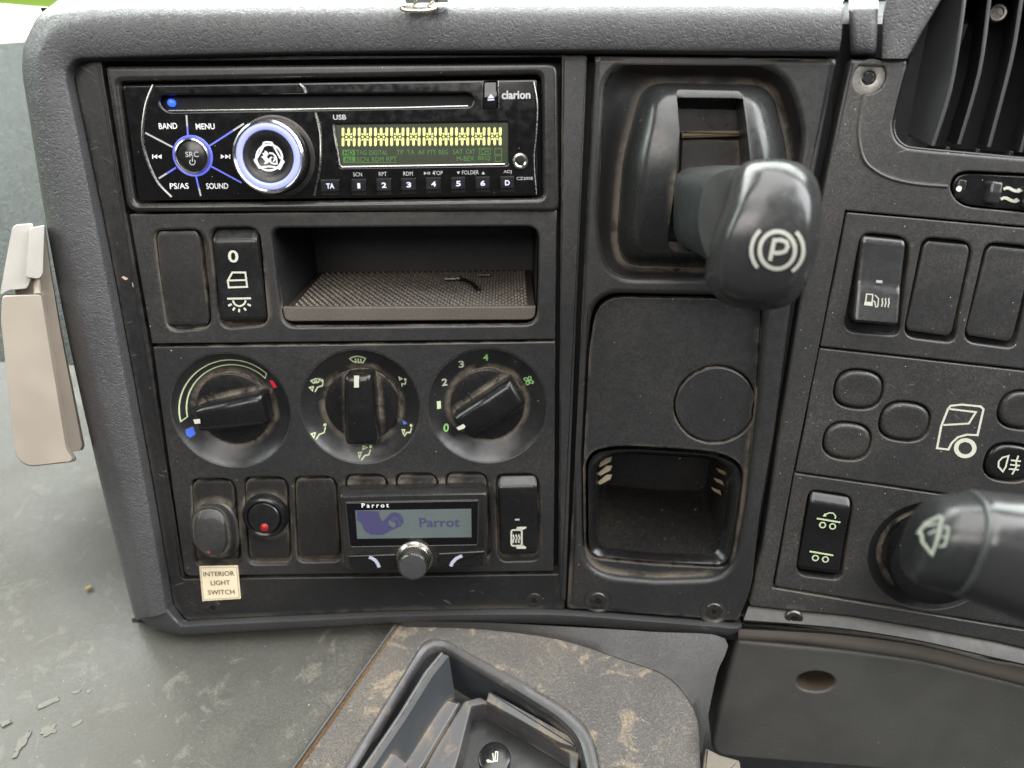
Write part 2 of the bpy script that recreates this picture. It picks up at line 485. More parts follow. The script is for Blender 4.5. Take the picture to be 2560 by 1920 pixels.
M_CONS = plastic('dirty_console_vinyl', (.074, .070, .068), .46, .45, ('leather', .55, .6, .0004), speck=.3, film=.8, blotch=(.7, .07, .535, (.36, .285, .19)), scratch=.8, film_col=(.21, .175, .135))
M_CONS2 = plastic('console_frame_plastic', (.075, .074, .077), .36, .5, None, speck=.06, film=.35, crease=.9, blotch=(.55, .06, .55, (.30, .22, .13)))
M_LID = plastic('ashtray_lid_plastic', (.050, .056, .062), .38, .5, None, speck=.06, film=.2, crease=.6)
M_RUST = plastic('rusty_gap_dirt', (.075, .042, .022), .9, .1, ('fine', .9, .9, .0006), speck=.5, film=.5, film_col=(.26, .18, .09), speck_size=.3)
M_KNEE = plastic('knee_panel_vinyl', (.060, .059, .055), .46, .45, ('fine', .6, .7, .0002), speck=.08, film=.06, film_col=(.11, .10, .085))
M_KNEEB = plastic('knee_trim_plastic', (.115, .103, .088), .45, .4, ('fine', 1.0, .25, .00006), film=.2)
M_STALK = plastic('stalk_grey_plastic', (.026, .026, .0265), .2, .6, None, film=.05)
M_STALKT = plastic('stalk_tip_plastic', (.015, .0165, .017), .3, .5, None, film=.1)
M_VENT = plastic('vent_black_plastic', (.006, .007, .008), .5, .4, None, speck=.04)
M_SLAT = plastic('vent_slat_plastic', (.022, .023, .025), .38, .5, None, film=.15)
M_WIRE = metal('bright_wire', (.75, .70, .60), .22)
M_CHROME = metal('chrome_trim', (.62, .60, .56), .16, .05)
M_DCHROME = metal('dull_chrome_trim', (.36, .35, .33), .28)
M_SCREW = metal('dull_screw_steel', (.13, .125, .12), .42)
M_BOLT = metal('grey_bolt_steel', (.22, .21, .195), .42)
M_KNURL = metal('knurled_knob_metal', (.33, .31, .28), .3)
P_CREAM = paint('cream_print', (.52, .52, .43))
P_GREENW = paint('pale_green_print', (.50, .60, .36))
P_GREEN = paint('green_print', (.28, .62, .20))
P_WHITE = paint('white_print', (.78, .78, .80))
P_GREY = paint('grey_print', (.40, .40, .41))
P_LILAC = paint('lilac_print', (.42, .42, .52))
P_RED = paint('red_print', (.72, .02, .05))
P_BLUE = paint('blue_print', (.05, .15, .75))
P_LABEL = plastic('yellowed_label_paper', (.80, .68, .48), .5, .3, None, speck=.05, blotch=(.35, .12, .56, (.55, .42, .25)))
P_INK = paint('black_ink', (.02, .018, .016))
P_LCD = plastic('grey_green_lcd', (.085, .108, .108), .2, .5, None, speck=.4, film=.3, film_col=(.20, .19, .16))
P_LCDINK = paint('violet_lcd_ink', (.058, .054, .125), .3)
G_BLUE = glow('blue_backlight', (.10, .13, 1.0), .42, (.10, .12, .45))
G_BLUELED = glow('blue_led', (.02, .10, 1.0), 2.2)
G_RING = glow('pale_blue_lit_ring', (.16, .19, .95), .26, (.32, .35, .62))
G_TEXTB = glow('blue_white_lit_lettering', (.62, .70, 1.0), .75, (.3, .3, .35))
G_SEG = glow('yellow_lit_segments', (.88, .92, .30), .9, (.3, .3, .1))
G_GREEN = glow('green_lit_indicators', (.10, .30, .055), .55, (.03, .06, .02))
G_SCREEN = glow('dark_olive_display', (.035, .05, .012), .35, (.012, .016, .01))
G_RED = glow('red_led', (.8, .01, .01), .1, (.22, .01, .01))
# ------------------------------------------------------------------ setting: floor, side panel, sill, lawn
def G(px, py, h=0):                           # point on the wrapped dash face, in dash co-ordinates
    return (A if px < 1440 else B).glob(px, py, h)
def stations(rows, hs, n=8):                  # sweep: rows of picture points with heights
    R3 = [[G(x, y, h) for (x, y), h in zip(r, hs[i] if isinstance(hs[0], (list, tuple)) else hs)] for i, r in enumerate(rows)]
    cols = [cspline([r[j] for r in R3], n, False) for j in range(len(R3[0]))]
    return [list(x) for x in zip(*cols)]
def smooth_rows(rows, n=4):
    return [cspline(r, n, False) for r in rows]

fl = MB(); g = []
e0, e1 = E.uv(992, 1556), E.uv(690, 2006)
for j in range(41):
    v_ = -260 + 620 * j / 40
    xm = lerp(e1.x, e0.x, (v_ - e1.y) / (e0.y - e1.y)) - .5
    if v_ > e0.y: xm = e0.x
    g.append([(lerp(-600, xm, i / 40), v_, .5 * math.sin(i * .8 + j * .5)) for i in range(41)])
fl.grid(g)
solo('tunnel_floor', 'lower cab floor beneath the console, blackened as gap shade', 'floor', E, (1900, 1900), -170, MB().plate([(-700, -500), (700, -500), (700, 500), (-700, 500)], -172, -170, 0), M_DARK, kind='structure')  # near black colour stands in for the shade in the console gap
solo('floor', 'worn grey vinyl floor covering beside the dashboard', 'floor', E, (300, 1700), 0, fl, M_FLOOR, kind='structure')
# dashboard side / far lower panel left of the padded frame
sp = MB(); rows = []
for yy in range(0, 13):
    t = yy / 12
    r = []
    for i in range(9):
        px = -260 + 560 * i / 8
        r.append(A.glob(px, lerp(108 - .07 * px, 905 + .05 * px, t), -235 + 165 * t + 14 * math.sin(t * 3.0)))
    rows.append(r)
sp.grid(rows)
solo('dashboard_side_panel', 'grey green grained dashboard panel behind the padded frame', 'dashboard panel', A, (40, 500), -140, sp, M_SIDE)
sill = MB(); b0 = A.glob(-260, 126, -235); b1 = A.glob(320, 84, -235)
back = Vector((0, _s, -_c))
sill.grid([[b0, b1], [b0 + Vector((0, 2, 0)) + back * 6, b1 + Vector((0, 2, 0)) + back * 6], [A.glob(-260, -10, -330), A.glob(320, 37, -330)], [A.glob(-260, 30, -335), A.glob(320, 70, -335)]])
solo('windscreen_sill', 'pale sill under the windscreen in the top left corner', 'sill', A, (40, 100), -160, sill, M_BEIGEL)
LAWN = Frame(A.o + (W3.inverted() @ Vector((0, 0, -2600))), (1, 0, 0), (0, _s, -_c))
lw = MB().grid([[(-60000, y, 0), (0, y, 0), (60000, y, 0)] for y in (1500, 20000, 60000)])
n_ = NT('lawn_grass'); n_.link(n_.mix(n_.ramp(n_.noise(.004, 5, .7), .35, .65), (.16, .32, .035), (.34, .50, .07)), n_.b.inputs['Base Color']); n_.b.inputs['Roughness'].default_value = .9
solo('grass', 'bright green grass outside beyond the windscreen sill', 'grass', LAWN, (60, 10), 0, lw, n_.m, kind='stuff')
area('lawn_fill_lamp', (-6, 12, 9), (-6, 12, -2), 14, 14, 3200, (1, 1, .95))  # extra lamp added above the lawn to brighten the grass

# ------------------------------------------------------------------ padded surround
srows = [[(2095,141),(2097,129),(2104,30),(2106,8),(2108,-30)], [(1800,138),(1800,128),(1802,28),(1802,5),(1804,-34)], [(1500,135.5),(1500,126),(1500,27),(1500,4),(1500,-34)],
 [(1100,136),(1100,127),(1100,28),(1100,5),(1100,-34)], [(700,139),(700,131),(700,30),(700,6),(700,-33)], [(400,147),(400,139),(400,33),(400,6),(400,-32)],
 [(262,152),(252,144),(228,40),(222,10),(222,-26)], [(214,158),(196,147),(135,62),(118,30),(135,10)], [(192,176),(172,166),(92,112),(72,85),(110,95)],
 [(190,205),(166,200),(82,170),(55,160),(100,170)], [(208,300),(187,300),(100,300),(74,300),(125,305)], [(271,600),(247,600),(152,600),(123,600),(175,600)],
 [(328,900),(303,900),(214,900),(182,900),(235,900)], [(382,1200),(360,1200),(285,1200),(250,1200),(305,1200)], [(420,1420),(399,1420),(338,1420),(305,1420),(355,1420)],
 [(434,1505),(413,1508),(357,1518),(330,1520),(372,1520)], [(438,1522),(417,1530),(366,1542),(338,1545),(380,1545)]]
sh = [-2.5, 5.0, 6.0, -7, -62]
st = stations(srows, sh, 7)
pad = MB()
prof_rows = []
for r in st:
    a, b, c, d, e = r
    n1 = (c - b)
    def mid(p, q, t, out=Vector((0, 0, 0))): return lerp(p, q, t) + out
    z = Vector((0, 0, 1))
    prof_rows.append([a, mid(a, b, .5), mid(a, b, .82, z * .3), mid(b, c, .04, z * .35), mid(b, c, .3, z * 1.3), mid(b, c, .62, z * 1.5), mid(b, c, .88, z * .6), mid(c, d, .22, z * .6), mid(c, d, .6, z * 2.0), d, mid(d, e, .25, z * 2), e])
prof_rows = [cspline(r, 3, False) for r in prof_rows]
pad.grid(prof_rows)
pad.add([tuple(p) for p in prof_rows[0]], [tuple(range(len(prof_rows[0])))])
dash = thing('dashboard_surround', 'grey padded dashboard frame around the radio and heater controls', 'dashboard frame', A, (300, 1540), -8)
part(dash, 'padded_frame', pad, M_PAD, ang=60)
lrows = [[(437,1508),(418,1523),(345,1546),(375,1562)], [(452,1534),(440,1549),(385,1570),(400,1580)], [(468,1548),(463,1565),(448,1587),(455,1590)], [(520,1546),(518,1561),(516,1585),(520,1590)],
 [(800,1533),(800,1548),(800,1568),(800,1575)], [(1000,1525),(1000,1539),(1000,1559),(1000,1566)], [(1250,1521),(1250,1534),(1250,1558),(1250,1564)], [(1415,1522),(1415,1536),(1415,1563),(1415,1570)],
 [(1600,1537),(1600,1550),(1600,1575),(1600,1582)], [(1780,1551),(1780,1564),(1780,1589),(1780,1594)], [(1835,1556),(1835,1569),(1816,1592),(1812,1594)], [(1853,1553),(1854,1566),(1838,1584),(1835,1586)]]
lst = stations(lrows, [-2.6, 5.0, 2.5, -30], 7)
lp = []
for a, b, c, d in lst:
    z = Vector((0, 0, 1))
    lp.append([a, lerp(a, b, .5), lerp(a, b, .88) + z * .3, lerp(b, c, .06) + z * .3, lerp(b, c, .5) + z * .5, lerp(b, c, .93), lerp(c, d, .06) - z * .4, d])
lip = MB().grid(lp)
lip.add([tuple(p) for p in lp[-1]], [tuple(range(len(lp[-1])))])
part(dash, 'lower_lip', lip, M_LIP, ang=45)
bk = MB().grid([[A.glob(120, 60, -112), A.glob(1280, 60, -112), A.glob(2700, 0, -112)], [A.glob(330, 1700, -112), A.glob(1280, 1700, -112), A.glob(2700, 1800, -112)]])
bk.grid([[A.glob(100, 20, -52), A.glob(1100, -10, -52), A.glob(2500, -10, -52)], [A.glob(120, 60, -112), A.glob(1280, 60, -112), A.glob(2700, 0, -112)]])
bk.grid([[G(330, 1545, -14), G(1100, 1545, -14), G(1860, 1560, -14)], [E.glob(330, 1600, -4), E.glob(1100, 1580, -4), E.glob(1860, 1600, -4)]])
part(dash, 'backing', bk, M_DARK)

def screw(parent, F, px, py, r=4.2, h=-1.4, mat=None, cup=True):
    c = F.uv(px, py, h); mat = mat or M_SCREW
    if cup:
        part(parent, 'screw_cup', MB().revolve(c, [(r * 1.62, h + .15), (r * 1.42, h + .35), (r * 1.18, h - .2), (r * 1.06, h - 1.6)], 28, False), M_FASC)
    s = part(parent, 'screw', MB().revolve(c, [(r, h - 1.6), (r, h - .2), (r * .86, h + .5), (r * .56, h + .75), (r * .42, h + .7), (r * .34, h - .1), (.01, h - .2)], 28, False), mat)
    st_ = []
    for i in range(12):
        q = (r * .36 if i % 2 == 0 else r * .25); a = math.pi * i / 6
        st_.append((c.x + q * math.cos(a), c.y + q * math.sin(a)))
    part(s, 'drive_socket', MB().plate(st_, h - .05, h + .72, 0), M_DARK)
    return s

# ------------------------------------------------------------------ left fascia
fasc = thing('left_fascia', 'black plastic fascia surrounding the radio and heater panel', 'fascia', A, (900, 1480), -8)
out_ = [(205,152,4),(262,150,0),(700,138,0),(1468,136,0),(1411,1524,0),(1250,1523,0),(1000,1527,0),(800,1535,0),(466,1551,10),(434,1512,10),(382,1200,0),(271,600,0),(186,190,12)]
hole = [(252,150,10),(1404,143,4),(1396,1436,4),(452,1449,14),(373,868,4),(316,540,4)]
fp = MB().plate(ulp(A, out_, 4, -1), -9, -1, .5, [ulp(A, hole, 4, -1)], .45)
part(fasc, 'face', fp, M_FASC)
# lower band bends back below the heater panel
part(fasc, 'ridge', MB().plate(ulp(A, [(244,166),(249,166),(462,1444),(455,1444)], 1, -.9), -1.1, -.55, .12), M_FASC)
screw(fasc, A, 533, 1517, 4.3); screw(fasc, A, 1335, 1500, 4.3)
part(fasc, 'opening_liner', MB().plate(ulp(A, [(200,130),(1500,128),(1450,1540),(430,1555)], 0, -9), -12, -9.1, 0, [ulp(A, [(640,545),(1380,540),(1375,830),(660,834)], 0, -9)]), M_DARK)
# chipped paint flecks on the fascia edge
for q in ([(303,693),(309,690),(321,697),(314,701)], [(330,706),(335,705),(339,717),(332,718)]):
    part(fasc, 'paint_chip', MB().plate(ulp(A, q, 2, -.95), -1.05, -.9, 0), plastic('paint_chip', (.50, .38, .25), .7))

strip = thing('trim_strip', 'narrow black trim strip between radio fascia and brake panel', 'trim strip', A, (1430, 900), -6)
part(strip, 'bar', MB().plate(ulp(A, [(1410,146),(1468,145),(1449,600),(1428,1100),(1414,1500),(1400,1500),(1401,1100),(1405,600)], 2, 1), -8, 1.0, .6), M_PANEL)

# ------------------------------------------------------------------ radio
radio = thing('car_radio', 'black car radio with yellow segment display and round volume knob', 'radio', A, (830, 500), -6)
RH = 2.6
to = [(262,166,10),(1385,158,26),(1394,175,20),(1397,520,18),(1388,528,10),(330,529,26),(316,515,20)]
ti = [(302,206,12),(1352,188,16),(1356,494,14),(344,508,14)]
part(radio, 'trim_frame', MB().plate(ulp(A, to, 12, 2.2), -8, 2.4, 1.5, [ulp(A, ti, 12, 0)], 2.0, seg=4), M_RTRIM)
fo = [(306,212,10),(1343,198,8),(1346,489,14),(346,502,12)]
slot = [(399,238,18),(1176,233,14),(1184,250,14),(1176,266,12),(418,279,14),(399,260,14)]
kc = A.uv(676, 391, RH)
disp_w = [(835,312,4),(1270,306,4),(1270,412,6),(850,418,6)]
part(radio, 'faceplate', MB().plate(ulp(A, fo, 10, RH), -6, RH, .8, [ulp(A, slot, 14, RH, 7), ulp(A, disp_w, 4, RH)], .7), M_RADIO)
ds = part(radio, 'disc_slot', MB().plate(ulp(A, [(395,232),(1188,228),(1188,270),(395,284)], 8, RH), RH - 4.5, RH - 3.6, 0), M_DARK)
part(ds, 'blue_led', MB().revolve(A.uv(427, 257, RH - 2), [(1.5, RH - 3.6), (1.5, RH - 2.2), (1.0, RH - 1.6), (.01, RH - 1.4)], 16, False), G_BLUELED)
part(ds, 'slot_lip', MB().tube([A.p3(x, y, RH - .2) for x, y in ((421,277.5),(700,274),(1000,270),(1170,265.5))], .42, 8), M_DCHROME)
def arc_px(pts, n=8): return [tuple(p) for p in cspline(pts, n, False)]
for pts, w in (([(384,213),(366,260),(357,325),(362,380),(390,450),(429,493)], 1.0), ([(788,281),(800,325),(803,370),(800,420),(786,489)], .9)):
    part(radio, 'chrome_arc', MB().tube([A.p3(x, y, RH + .05) for x, y in arc_px(pts)], w * .62, 8), M_DCHROME)
part(radio, 'chrome_arc', MB().tube([A.p3(x, y, RH + .02) for x, y in arc_px([(1334,204),(1343,260),(1341,330),(1335,400),(1341,486)])], .3, 8), M_DCHROME)
part(radio, 'top_clip', MB().tube([A.p3(x, y, RH + .1) for x, y in ((750,211),(760,221),(764,233))], .8, 8), M_DCHROME)
# source button with radiating light lines
sc = A.uv(482, 390, RH); k_ = A.mm(482, 390, RH)
sb = part(radio, 'source_button', MB().revolve(sc, [(36 * k_, RH - .2), (36 * k_, RH + 1.0), (33 * k_, RH + 1.25), (.01, RH + 1.2)], 40, False), M_SWG)
part(sb, 'chrome_ring', MB().revolve(sc, [(36.5 * k_, RH - .2), (36.5 * k_, RH + 1.0), (39 * k_, RH + 1.6), (42 * k_, RH + 1.3), (44 * k_, RH - .2)], 40, False), M_CHROME)
part(sb, 'light_ring', MB().revolve(sc, [(44 * k_, RH + .05), (48.5 * k_, RH + .25), (50 * k_, RH + .05)], 40, False), G_BLUE)
mb = lettering(MB(), 'SRC', A, 480, 386, 33, 13, RH + 1.5); part(sb, 'lettering', mb, P_GREY)
mb = MB()
mb.stroke(A, [(481 + 7 * math.cos(R(a)), 405 + 7 * math.sin(R(a))) for a in range(-50, 231, 20)], 2.2, RH + 1.5); mb.stroke(A, [(481, 394), (481, 405)], 2.2, RH + 1.6)
part(sb, 'power_symbol', mb, P_GREY)
for i, (a, b, frac) in enumerate((((466,288),(470,340),.45), ((610,309),(520,367),.7), ((604,457),(528,416),1), ((502,490),(490,441),.6), ((397,446),(440,419),.55), ((363,332),(432,368),.0))):
    m_ = (lerp(a[0], b[0], 1 - frac), lerp(a[1], b[1], 1 - frac))
    if frac < 1: part(radio, 'light_line', MB().stroke(A, [a, m_], 4, RH + .12), P_GREY)
    if frac > 0: part(radio, 'light_line', MB().stroke(A, [m_, b], 4, RH + .14), G_BLUE)
for s, x, y, w in (('BAND', 420, 315, 46), ('MENU', 513, 316, 47), ('PS/AS', 448, 465, 47), ('SOUND', 543, 465, 55)):
    part(radio, 'lettering', lettering(MB(), s, A, x, y, w, 14, RH + .1), P_WHITE)
for x, sgn in ((396, -1), (560, 1)):
    mb = MB(); y = 391.5
    for o in (-8, 3): mb.fill(A, [(x + sgn * o, y - 5.5), (x + sgn * (o + 10), y), (x + sgn * o, y + 5.5)], RH + .1 + .01 * (o > 0))
    mb.fill(A, [(x + sgn * 13, y - 5.5), (x + sgn * 15.5, y - 5.5), (x + sgn * 15.5, y + 5.5), (x + sgn * 13, y + 5.5)], RH + .1)
    part(radio, 'skip_symbol', mb, P_WHITE)
# volume knob
k_ = A.mm(676, 391, RH + 8)
kc = A.uv(674, 392, RH + 8); kt = RH + 10
kn = part(radio, 'volume_knob', MB().revolve(kc, [(84 * k_, RH - 2), (86 * k_, RH + 1), (88 * k_, RH + 6), (90 * k_, RH + 8.4), (88.5 * k_, kt - .2), (84 * k_, kt + .4), (80 * k_, kt - .1)], 64, False), M_CHROME)
part(kn, 'lit_ring', MB().revolve(kc, [(80.3 * k_, kt - .4), (79 * k_, kt + .1), (70 * k_, kt + .45), (64 * k_, kt + .1), (63 * k_, kt - .4)], 64, False), G_RING)
part(kn, 'cap', MB().revolve(kc, [(63.2 * k_, kt - .6), (62 * k_, kt), (54 * k_, kt - .1), (43 * k_, kt - .55), (41 * k_, kt - .75), (.01, kt - .8)], 64, False), M_SW)
part(radio, 'knob_well', MB().revolve(kc, [(102 * k_, RH + .03), (96 * k_, RH + .2), (90 * k_, RH + .05)], 56, False), M_RTRIM)
em = MB(); eh = kt + .15
def e_(pts): return cr(k20, pts)
em.stroke(A, e_([(770 + 268 * math.cos(R(a)), 862 + 268 * math.sin(R(a))) for a in range(0, 360, 9)]), 4.6, eh, True)
for q in ([(655,630),(520,870)], [(870,640),(1010,890)], [(610,1065),(770,1045),(930,1065)]):
    em.stroke(A, e_(q), 4, eh + .02)
for q in ([(640,600),(665,552),(745,540),(825,552),(862,605)], [(478,885),(470,925),(570,1078),(625,1060)], [(1045,915),(1072,945),(990,1098),(940,1078)]):
    em.stroke(A, e_(q), 4, eh + .04)
part(kn, 'emblem_outline', em, P_WHITE)
em = MB()
em.fill(A, e_([(680,715),(735,745),(760,790),(720,840),(740,880),(790,900),(770,960),(700,1000),(665,985),(690,945),(640,870),(600,850),(660,820),(620,760),(670,775)]), eh)
em.stroke(A, e_([(770,770),(840,775),(900,830),(925,900),(930,990),(860,990),(800,960),(790,880),(830,850)]), 3.6, eh + .02)
em.stroke(A, e_([(850,950),(890,900),(870,850)]), 3, eh + .04)
part(kn, 'emblem_beast', em, P_WHITE)
# eject key, brand, aux socket
ej = part(radio, 'eject_button', pillow(A, [(1209,203),(1244,202),(1245,273),(1208,274)], [(0, 1.2), (.5, 1.4), (.62, .6), (1, .4)], .5, .06, .1, RH - 1, RH + 1, sag=0) , M_RADIO)
for v in ej.data.vertices: v.co.z += RH * .001
part(radio, 'eject_surround', MB().tube([A.p3(x, y, RH + .15) for x, y in ((1208,203),(1205,270),(1210,275),(1244,274),(1247,268),(1245,203))], .3, 6), M_DCHROME)
mb = MB(); mb.fill(A, [(1219,246),(1227,235),(1236,245)], RH + 1.75); mb.fill(A, [(1219,248.5),(1236,247.5),(1236,250.5),(1219,251.5)], RH + 1.75)
part(ej, 'eject_symbol', mb, G_TEXTB)
part(radio, 'lettering', lettering(MB(), 'clarion', A, 1290, 237, 72, 20, RH + .25, .03), P_GREY)
part(radio, 'lettering', lettering(MB(), 'USB', A, 849, 293, 33, 12, RH + .1, .02), P_GREY)
part(radio, 'lettering', lettering(MB(), 'CZ200E', A, 1312, 446, 41, 7, RH + .1, .0), P_GREY)
ac = A.uv(1301, 403, RH); k_ = A.mm(1301, 403, RH)
ax = part(radio, 'aux_socket', MB().revolve(ac, [(20 * k_, RH - .1), (19 * k_, RH + .5), (14 * k_, RH + .55), (11 * k_, RH + .2), (10.5 * k_, RH + .1)], 32, False), M_CHROME)
part(ax, 'socket_hole', MB().revolve(ac, [(10.6 * k_, RH + .12), (9.5 * k_, RH + .2), (.01, RH + .18)], 28, False), M_DARK)
# preset keys
for s, x0, x1, yt, yb in (('TA',801,848,450,478), ('1',877,915,449,478), ('2',940,978,447,477), ('3',1002,1040,447,475), ('4',1064,1102,445,473), ('5',1127,1163,444,472), ('6',1188,1224,443,471), ('D',1250,1285,442,470)):
    yt -= 1
    kb = part(radio, 'preset_button', pillow(A, [(x0, yt), (x1, yt - 1), (x1 + .5, yb + 12), (x0 + .5, yb + 13)], [(0, RH + .2), (.27, RH + .35), (.30, RH + 1.5), (.93, RH + 1.7), (1, RH + 1.2)], .5, .05, .1, RH - 1, RH + 1.2), M_SW)
    part(kb, 'lettering', lettering(MB(), s, A, (x0 + x1) / 2 + 1, (yt + yb) / 2 + 1.5, 20 if s == 'TA' else (7 if s == '1' else 12), 13, RH + 1.85, .03), G_TEXTB)
for s, x, y, w in (('SCN',894,436,22), ('RPT',957,435,20), ('RDM',1020,434,24), ('TOP',1095,432.5,24), ('FOLDER',1176,431,42), ('ADJ',1269,430,20)):
    part(radio, 'lettering', lettering(MB(), s, A, x, y, w, 9.5, RH + .1, .0), P_GREY)
mb = MB(); mb.fill(A, [(1060,429),(1067,433),(1060,437)], RH + .1)
for x in (1069, 1073): mb.fill(A, [(x,429.5),(x + 1.8,429.5),(x + 1.8,436.5),(x,436.5)], RH + .1)
mb.fill(A, [(1082,431),(1086,431),(1086,435),(1082,435)], RH + .1)
mb.fill(A, [(1142,429),(1150,429),(1146,436)], RH + .1); mb.fill(A, [(1204,435.5),(1212,435.5),(1208,428.5)], RH + .1)
part(radio, 'playback_symbols', mb, P_GREY, kind='stuff')
# display
dh = RH - .9
dp = part(radio, 'display', MB().plate(ulp(A, [(828,306),(1276,300),(1276,418),(845,424)], 3, dh), dh - 1.2, dh, 0), G_SCREEN)
part(radio, 'display_bezel', MB().tube([A.p3(x, y, RH + .05) for x, y in ((834,312),(849,412),(856,418),(1262,411))], .55, 8), M_DCHROME)
for i in range(10):
    x0 = 854.5 + i * 40.55; x1 = x0 + 34.5; y0, y1 = 318.5 - i * .12, 366.5 - i * .28; xm = (x0 + x1) / 2; ym = (y0 + y1) / 2
    mb = MB(); h = dh + .1
    def seg(a, b, w, tip=3.0):
        a, b = Vector(a), Vector(b); d = (b - a).normalized(); nn = Vector((-d.y, d.x)) * w / 2
        L = (b - a).length; t = min(tip, L * .35)
        mb.fill(A, [tuple(a), tuple(a + d * t + nn), tuple(b - d * t + nn), tuple(b), tuple(b - d * t - nn), tuple(a + d * t - nn)], h)
    W_ = 6.6
    seg((x0 + 3, y0), (x0 + 3, ym - .8), W_); seg((x0 + 3, ym + .8), (x0 + 3, y1), W_)
    seg((x1 - 3, y0), (x1 - 3.5, ym - .8), W_); seg((x1 - 3.5, ym + .8), (x1 - 3.5, y1), W_)
    seg((xm, y0), (xm, ym - 2), 6.6, 4); seg((xm, ym + 2), (xm, y1), 6.6, 4)
    seg((x0 + 7.5, ym), (xm - 2.6, ym), 5); seg((xm + 2.6, ym), (x1 - 7.5, ym), 5)
    seg((xm - 3.4, ym - 4), (x0 + 8, ym - 9.5), 3.2); seg((xm + 3.4, ym - 4), (x1 - 8, ym - 9.5), 3.2)
    seg((xm - 3.4, ym + 4), (x0 + 8, ym + 9.5), 3.2); seg((xm + 3.4, ym + 4), (x1 - 8, ym + 9.5), 3.2)
    part(dp, 'lit_digit', mb, G_SEG)
for s, a, b, y in (('TAG',891,917,381.5), ('DIGITAL',923,969,381.5), ('TP',991,1009,380.5), ('TA',1018,1036,380.5), ('AF',1045,1062,380.5), ('PTY',1069,1090,380.5), ('REG',1097,1120,380), ('SAT',1132,1157,379.5), ('CAT',1165,1188,379), ('CH',1202,1221,378.5),
                    ('SCN',892,921,398.5), ('RDM',930,959,398), ('RPT',966,992,397.5), ('M-BEX',1142,1186,396.5), ('BEQ',1195,1226,396)):
    part(dp, 'lettering', lettering(MB(), s, A, (a + b) / 2, y, b - a, 11.5, dh + .1, .0), G_GREEN)
for (x0, x1, y), s in (((856, 887, 381.5), 'HD'), ((858, 888, 398.5), 'ALL')):
    o = part(dp, 'indicator_box', MB().fill(A, [(x0, y - 7), (x1, y - 7), (x1, y + 7), (x0, y + 7)], dh + .08), G_GREEN)
    part(dp, 'lettering', lettering(MB(), s, A, (x0 + x1) / 2, y, (x1 - x0) * .72, 10, dh + .16, .01), M_DARK)
for q in ([(1237,372),(1254,371.5),(1254,386),(1237,386.5)], [(1238,390),(1254,389.5),(1254,403),(1238,403.5)], [(1198,371),(1226,370.5),(1226,386),(1198,386.5)]):
    part(dp, 'indicator_box', MB().stroke(A, q, 1.4, dh + .1, True), G_GREEN)
part(dp, 'indicator_box', MB().stroke(A, [(858,407),(992,406)], 1.4, dh + .12), G_GREEN)

# ------------------------------------------------------------------ tray panel
def grow(q, l, t, r, b):
    (ax_, ay), (bx, by), (cx_, cy), (dx, dy) = q
    return [(ax_ - l, ay - t), (bx + r, by - t), (cx_ + r, cy + b), (dx - l, dy + b)]
tray = thing('storage_tray_panel', 'charcoal panel with an open dusty storage tray below the radio', 'tray panel', A, (860, 840), -6)
SW1 = [(389,579),(495,577),(524,812),(414,814)]
SW2 = [(530,576),(640,574),(664,806),(550,808)]
well1 = [(381,576,24),(512,572,40),(528,818,26),(418,830,34)]
well2 = [(524,570,26),(648,568,34),(670,812,26),(552,822,30)]
open_ = [(676,570,26),(1348,566,34),(1344,812,36),(706,818,36)]
po = [(323,536,3),(1392,525,3),(1388,848,3),(380,859,3)]
part(tray, 'plate', MB().plate(ulp(A, po, 3, 0), -5, 0, .45, [ulp(A, well1, 20, 0), ulp(A, well2, 20, 0), ulp(A, open_, 26, 0, 7)], 1.1, seg=4), M_PANEL)
part(tray, 'well_back', MB().plate(ulp(A, [(370,562),(675,558),(690,826),(400,834)], 0, -5), -5.6, -4.9, 0), M_BLANK)
# tray box: walls, floor, mat, lip
oq = [A.uv(x, y, -2) for x, y in ((680,572),(1345,568),(1340,800),(704,804))]
bt = []
zs = (-4.2, -20, -45, -70)
def ring(z, fl_v):
    return [(oq[0].x, oq[0].y, z), (oq[1].x, oq[1].y, z), (oq[2].x, fl_v, z), (oq[3].x + 1, fl_v, z)]
fv = A.uv(1000, 800, -4)[1]
tb = MB()
rg = [ring(z, fv) for z in zs]
for k in range(3):
    for i in (0, 1, 3):
        j = (i + 1) % 4; tb.add([rg[k][i], rg[k][j], rg[k + 1][j], rg[k + 1][i]], [(0, 1, 2, 3)])
tb.add(rg[3], [(0, 1, 2, 3)])
part(tray, 'box', tb, plastic('tray_box_plastic', (.012, .012, .014), .42, .45, None, speck=.15, film=.2))
mat_v = A.uv(1000, 770, -3).y
def mv(z): return mat_v + .12 * (-z - 3)
x0, x1 = oq[3].x + 2, oq[2].x - 1.5
part(tray, 'floor', MB().add([(x0 - 1, mv(-3.5) - .5, -3.5), (x1 + 1, mv(-3.5) - .5, -3.5), (x1 + 1, mv(-69.5) - .5, -69.5), (x0 - 1, mv(-69.5) - .5, -69.5)], [(0, 1, 2, 3)]), plastic('mat_groove_rubber', (.022, .019, .017), .8, .2, None, film=.3, film_col=(.15, .125, .10)))
bumps = MB(); ny = 0
zz = -5.5
while zz > -66:
    xx = x0 + 3 + (1.45 if ny % 2 else 0); m_ = mv(zz)
    while xx < x1 - 2:
        bumps.add([(xx - .95, m_ - .6, zz), (xx, m_ - .5, zz - 1.15), (xx + .95, m_ - .6, zz), (xx, m_ - .7, zz + 1.15), (xx - .35, m_ + .5, zz), (xx + .35, m_ + .5, zz)],
                  [(0, 4, 1), (4, 5, 1), (5, 2, 1), (2, 5, 3), (5, 4, 3), (4, 0, 3)])
        xx += 2.9
    zz -= 2.6; ny += 1
part(tray, 'mat_bumps', bumps, M_MAT, kind='stuff')
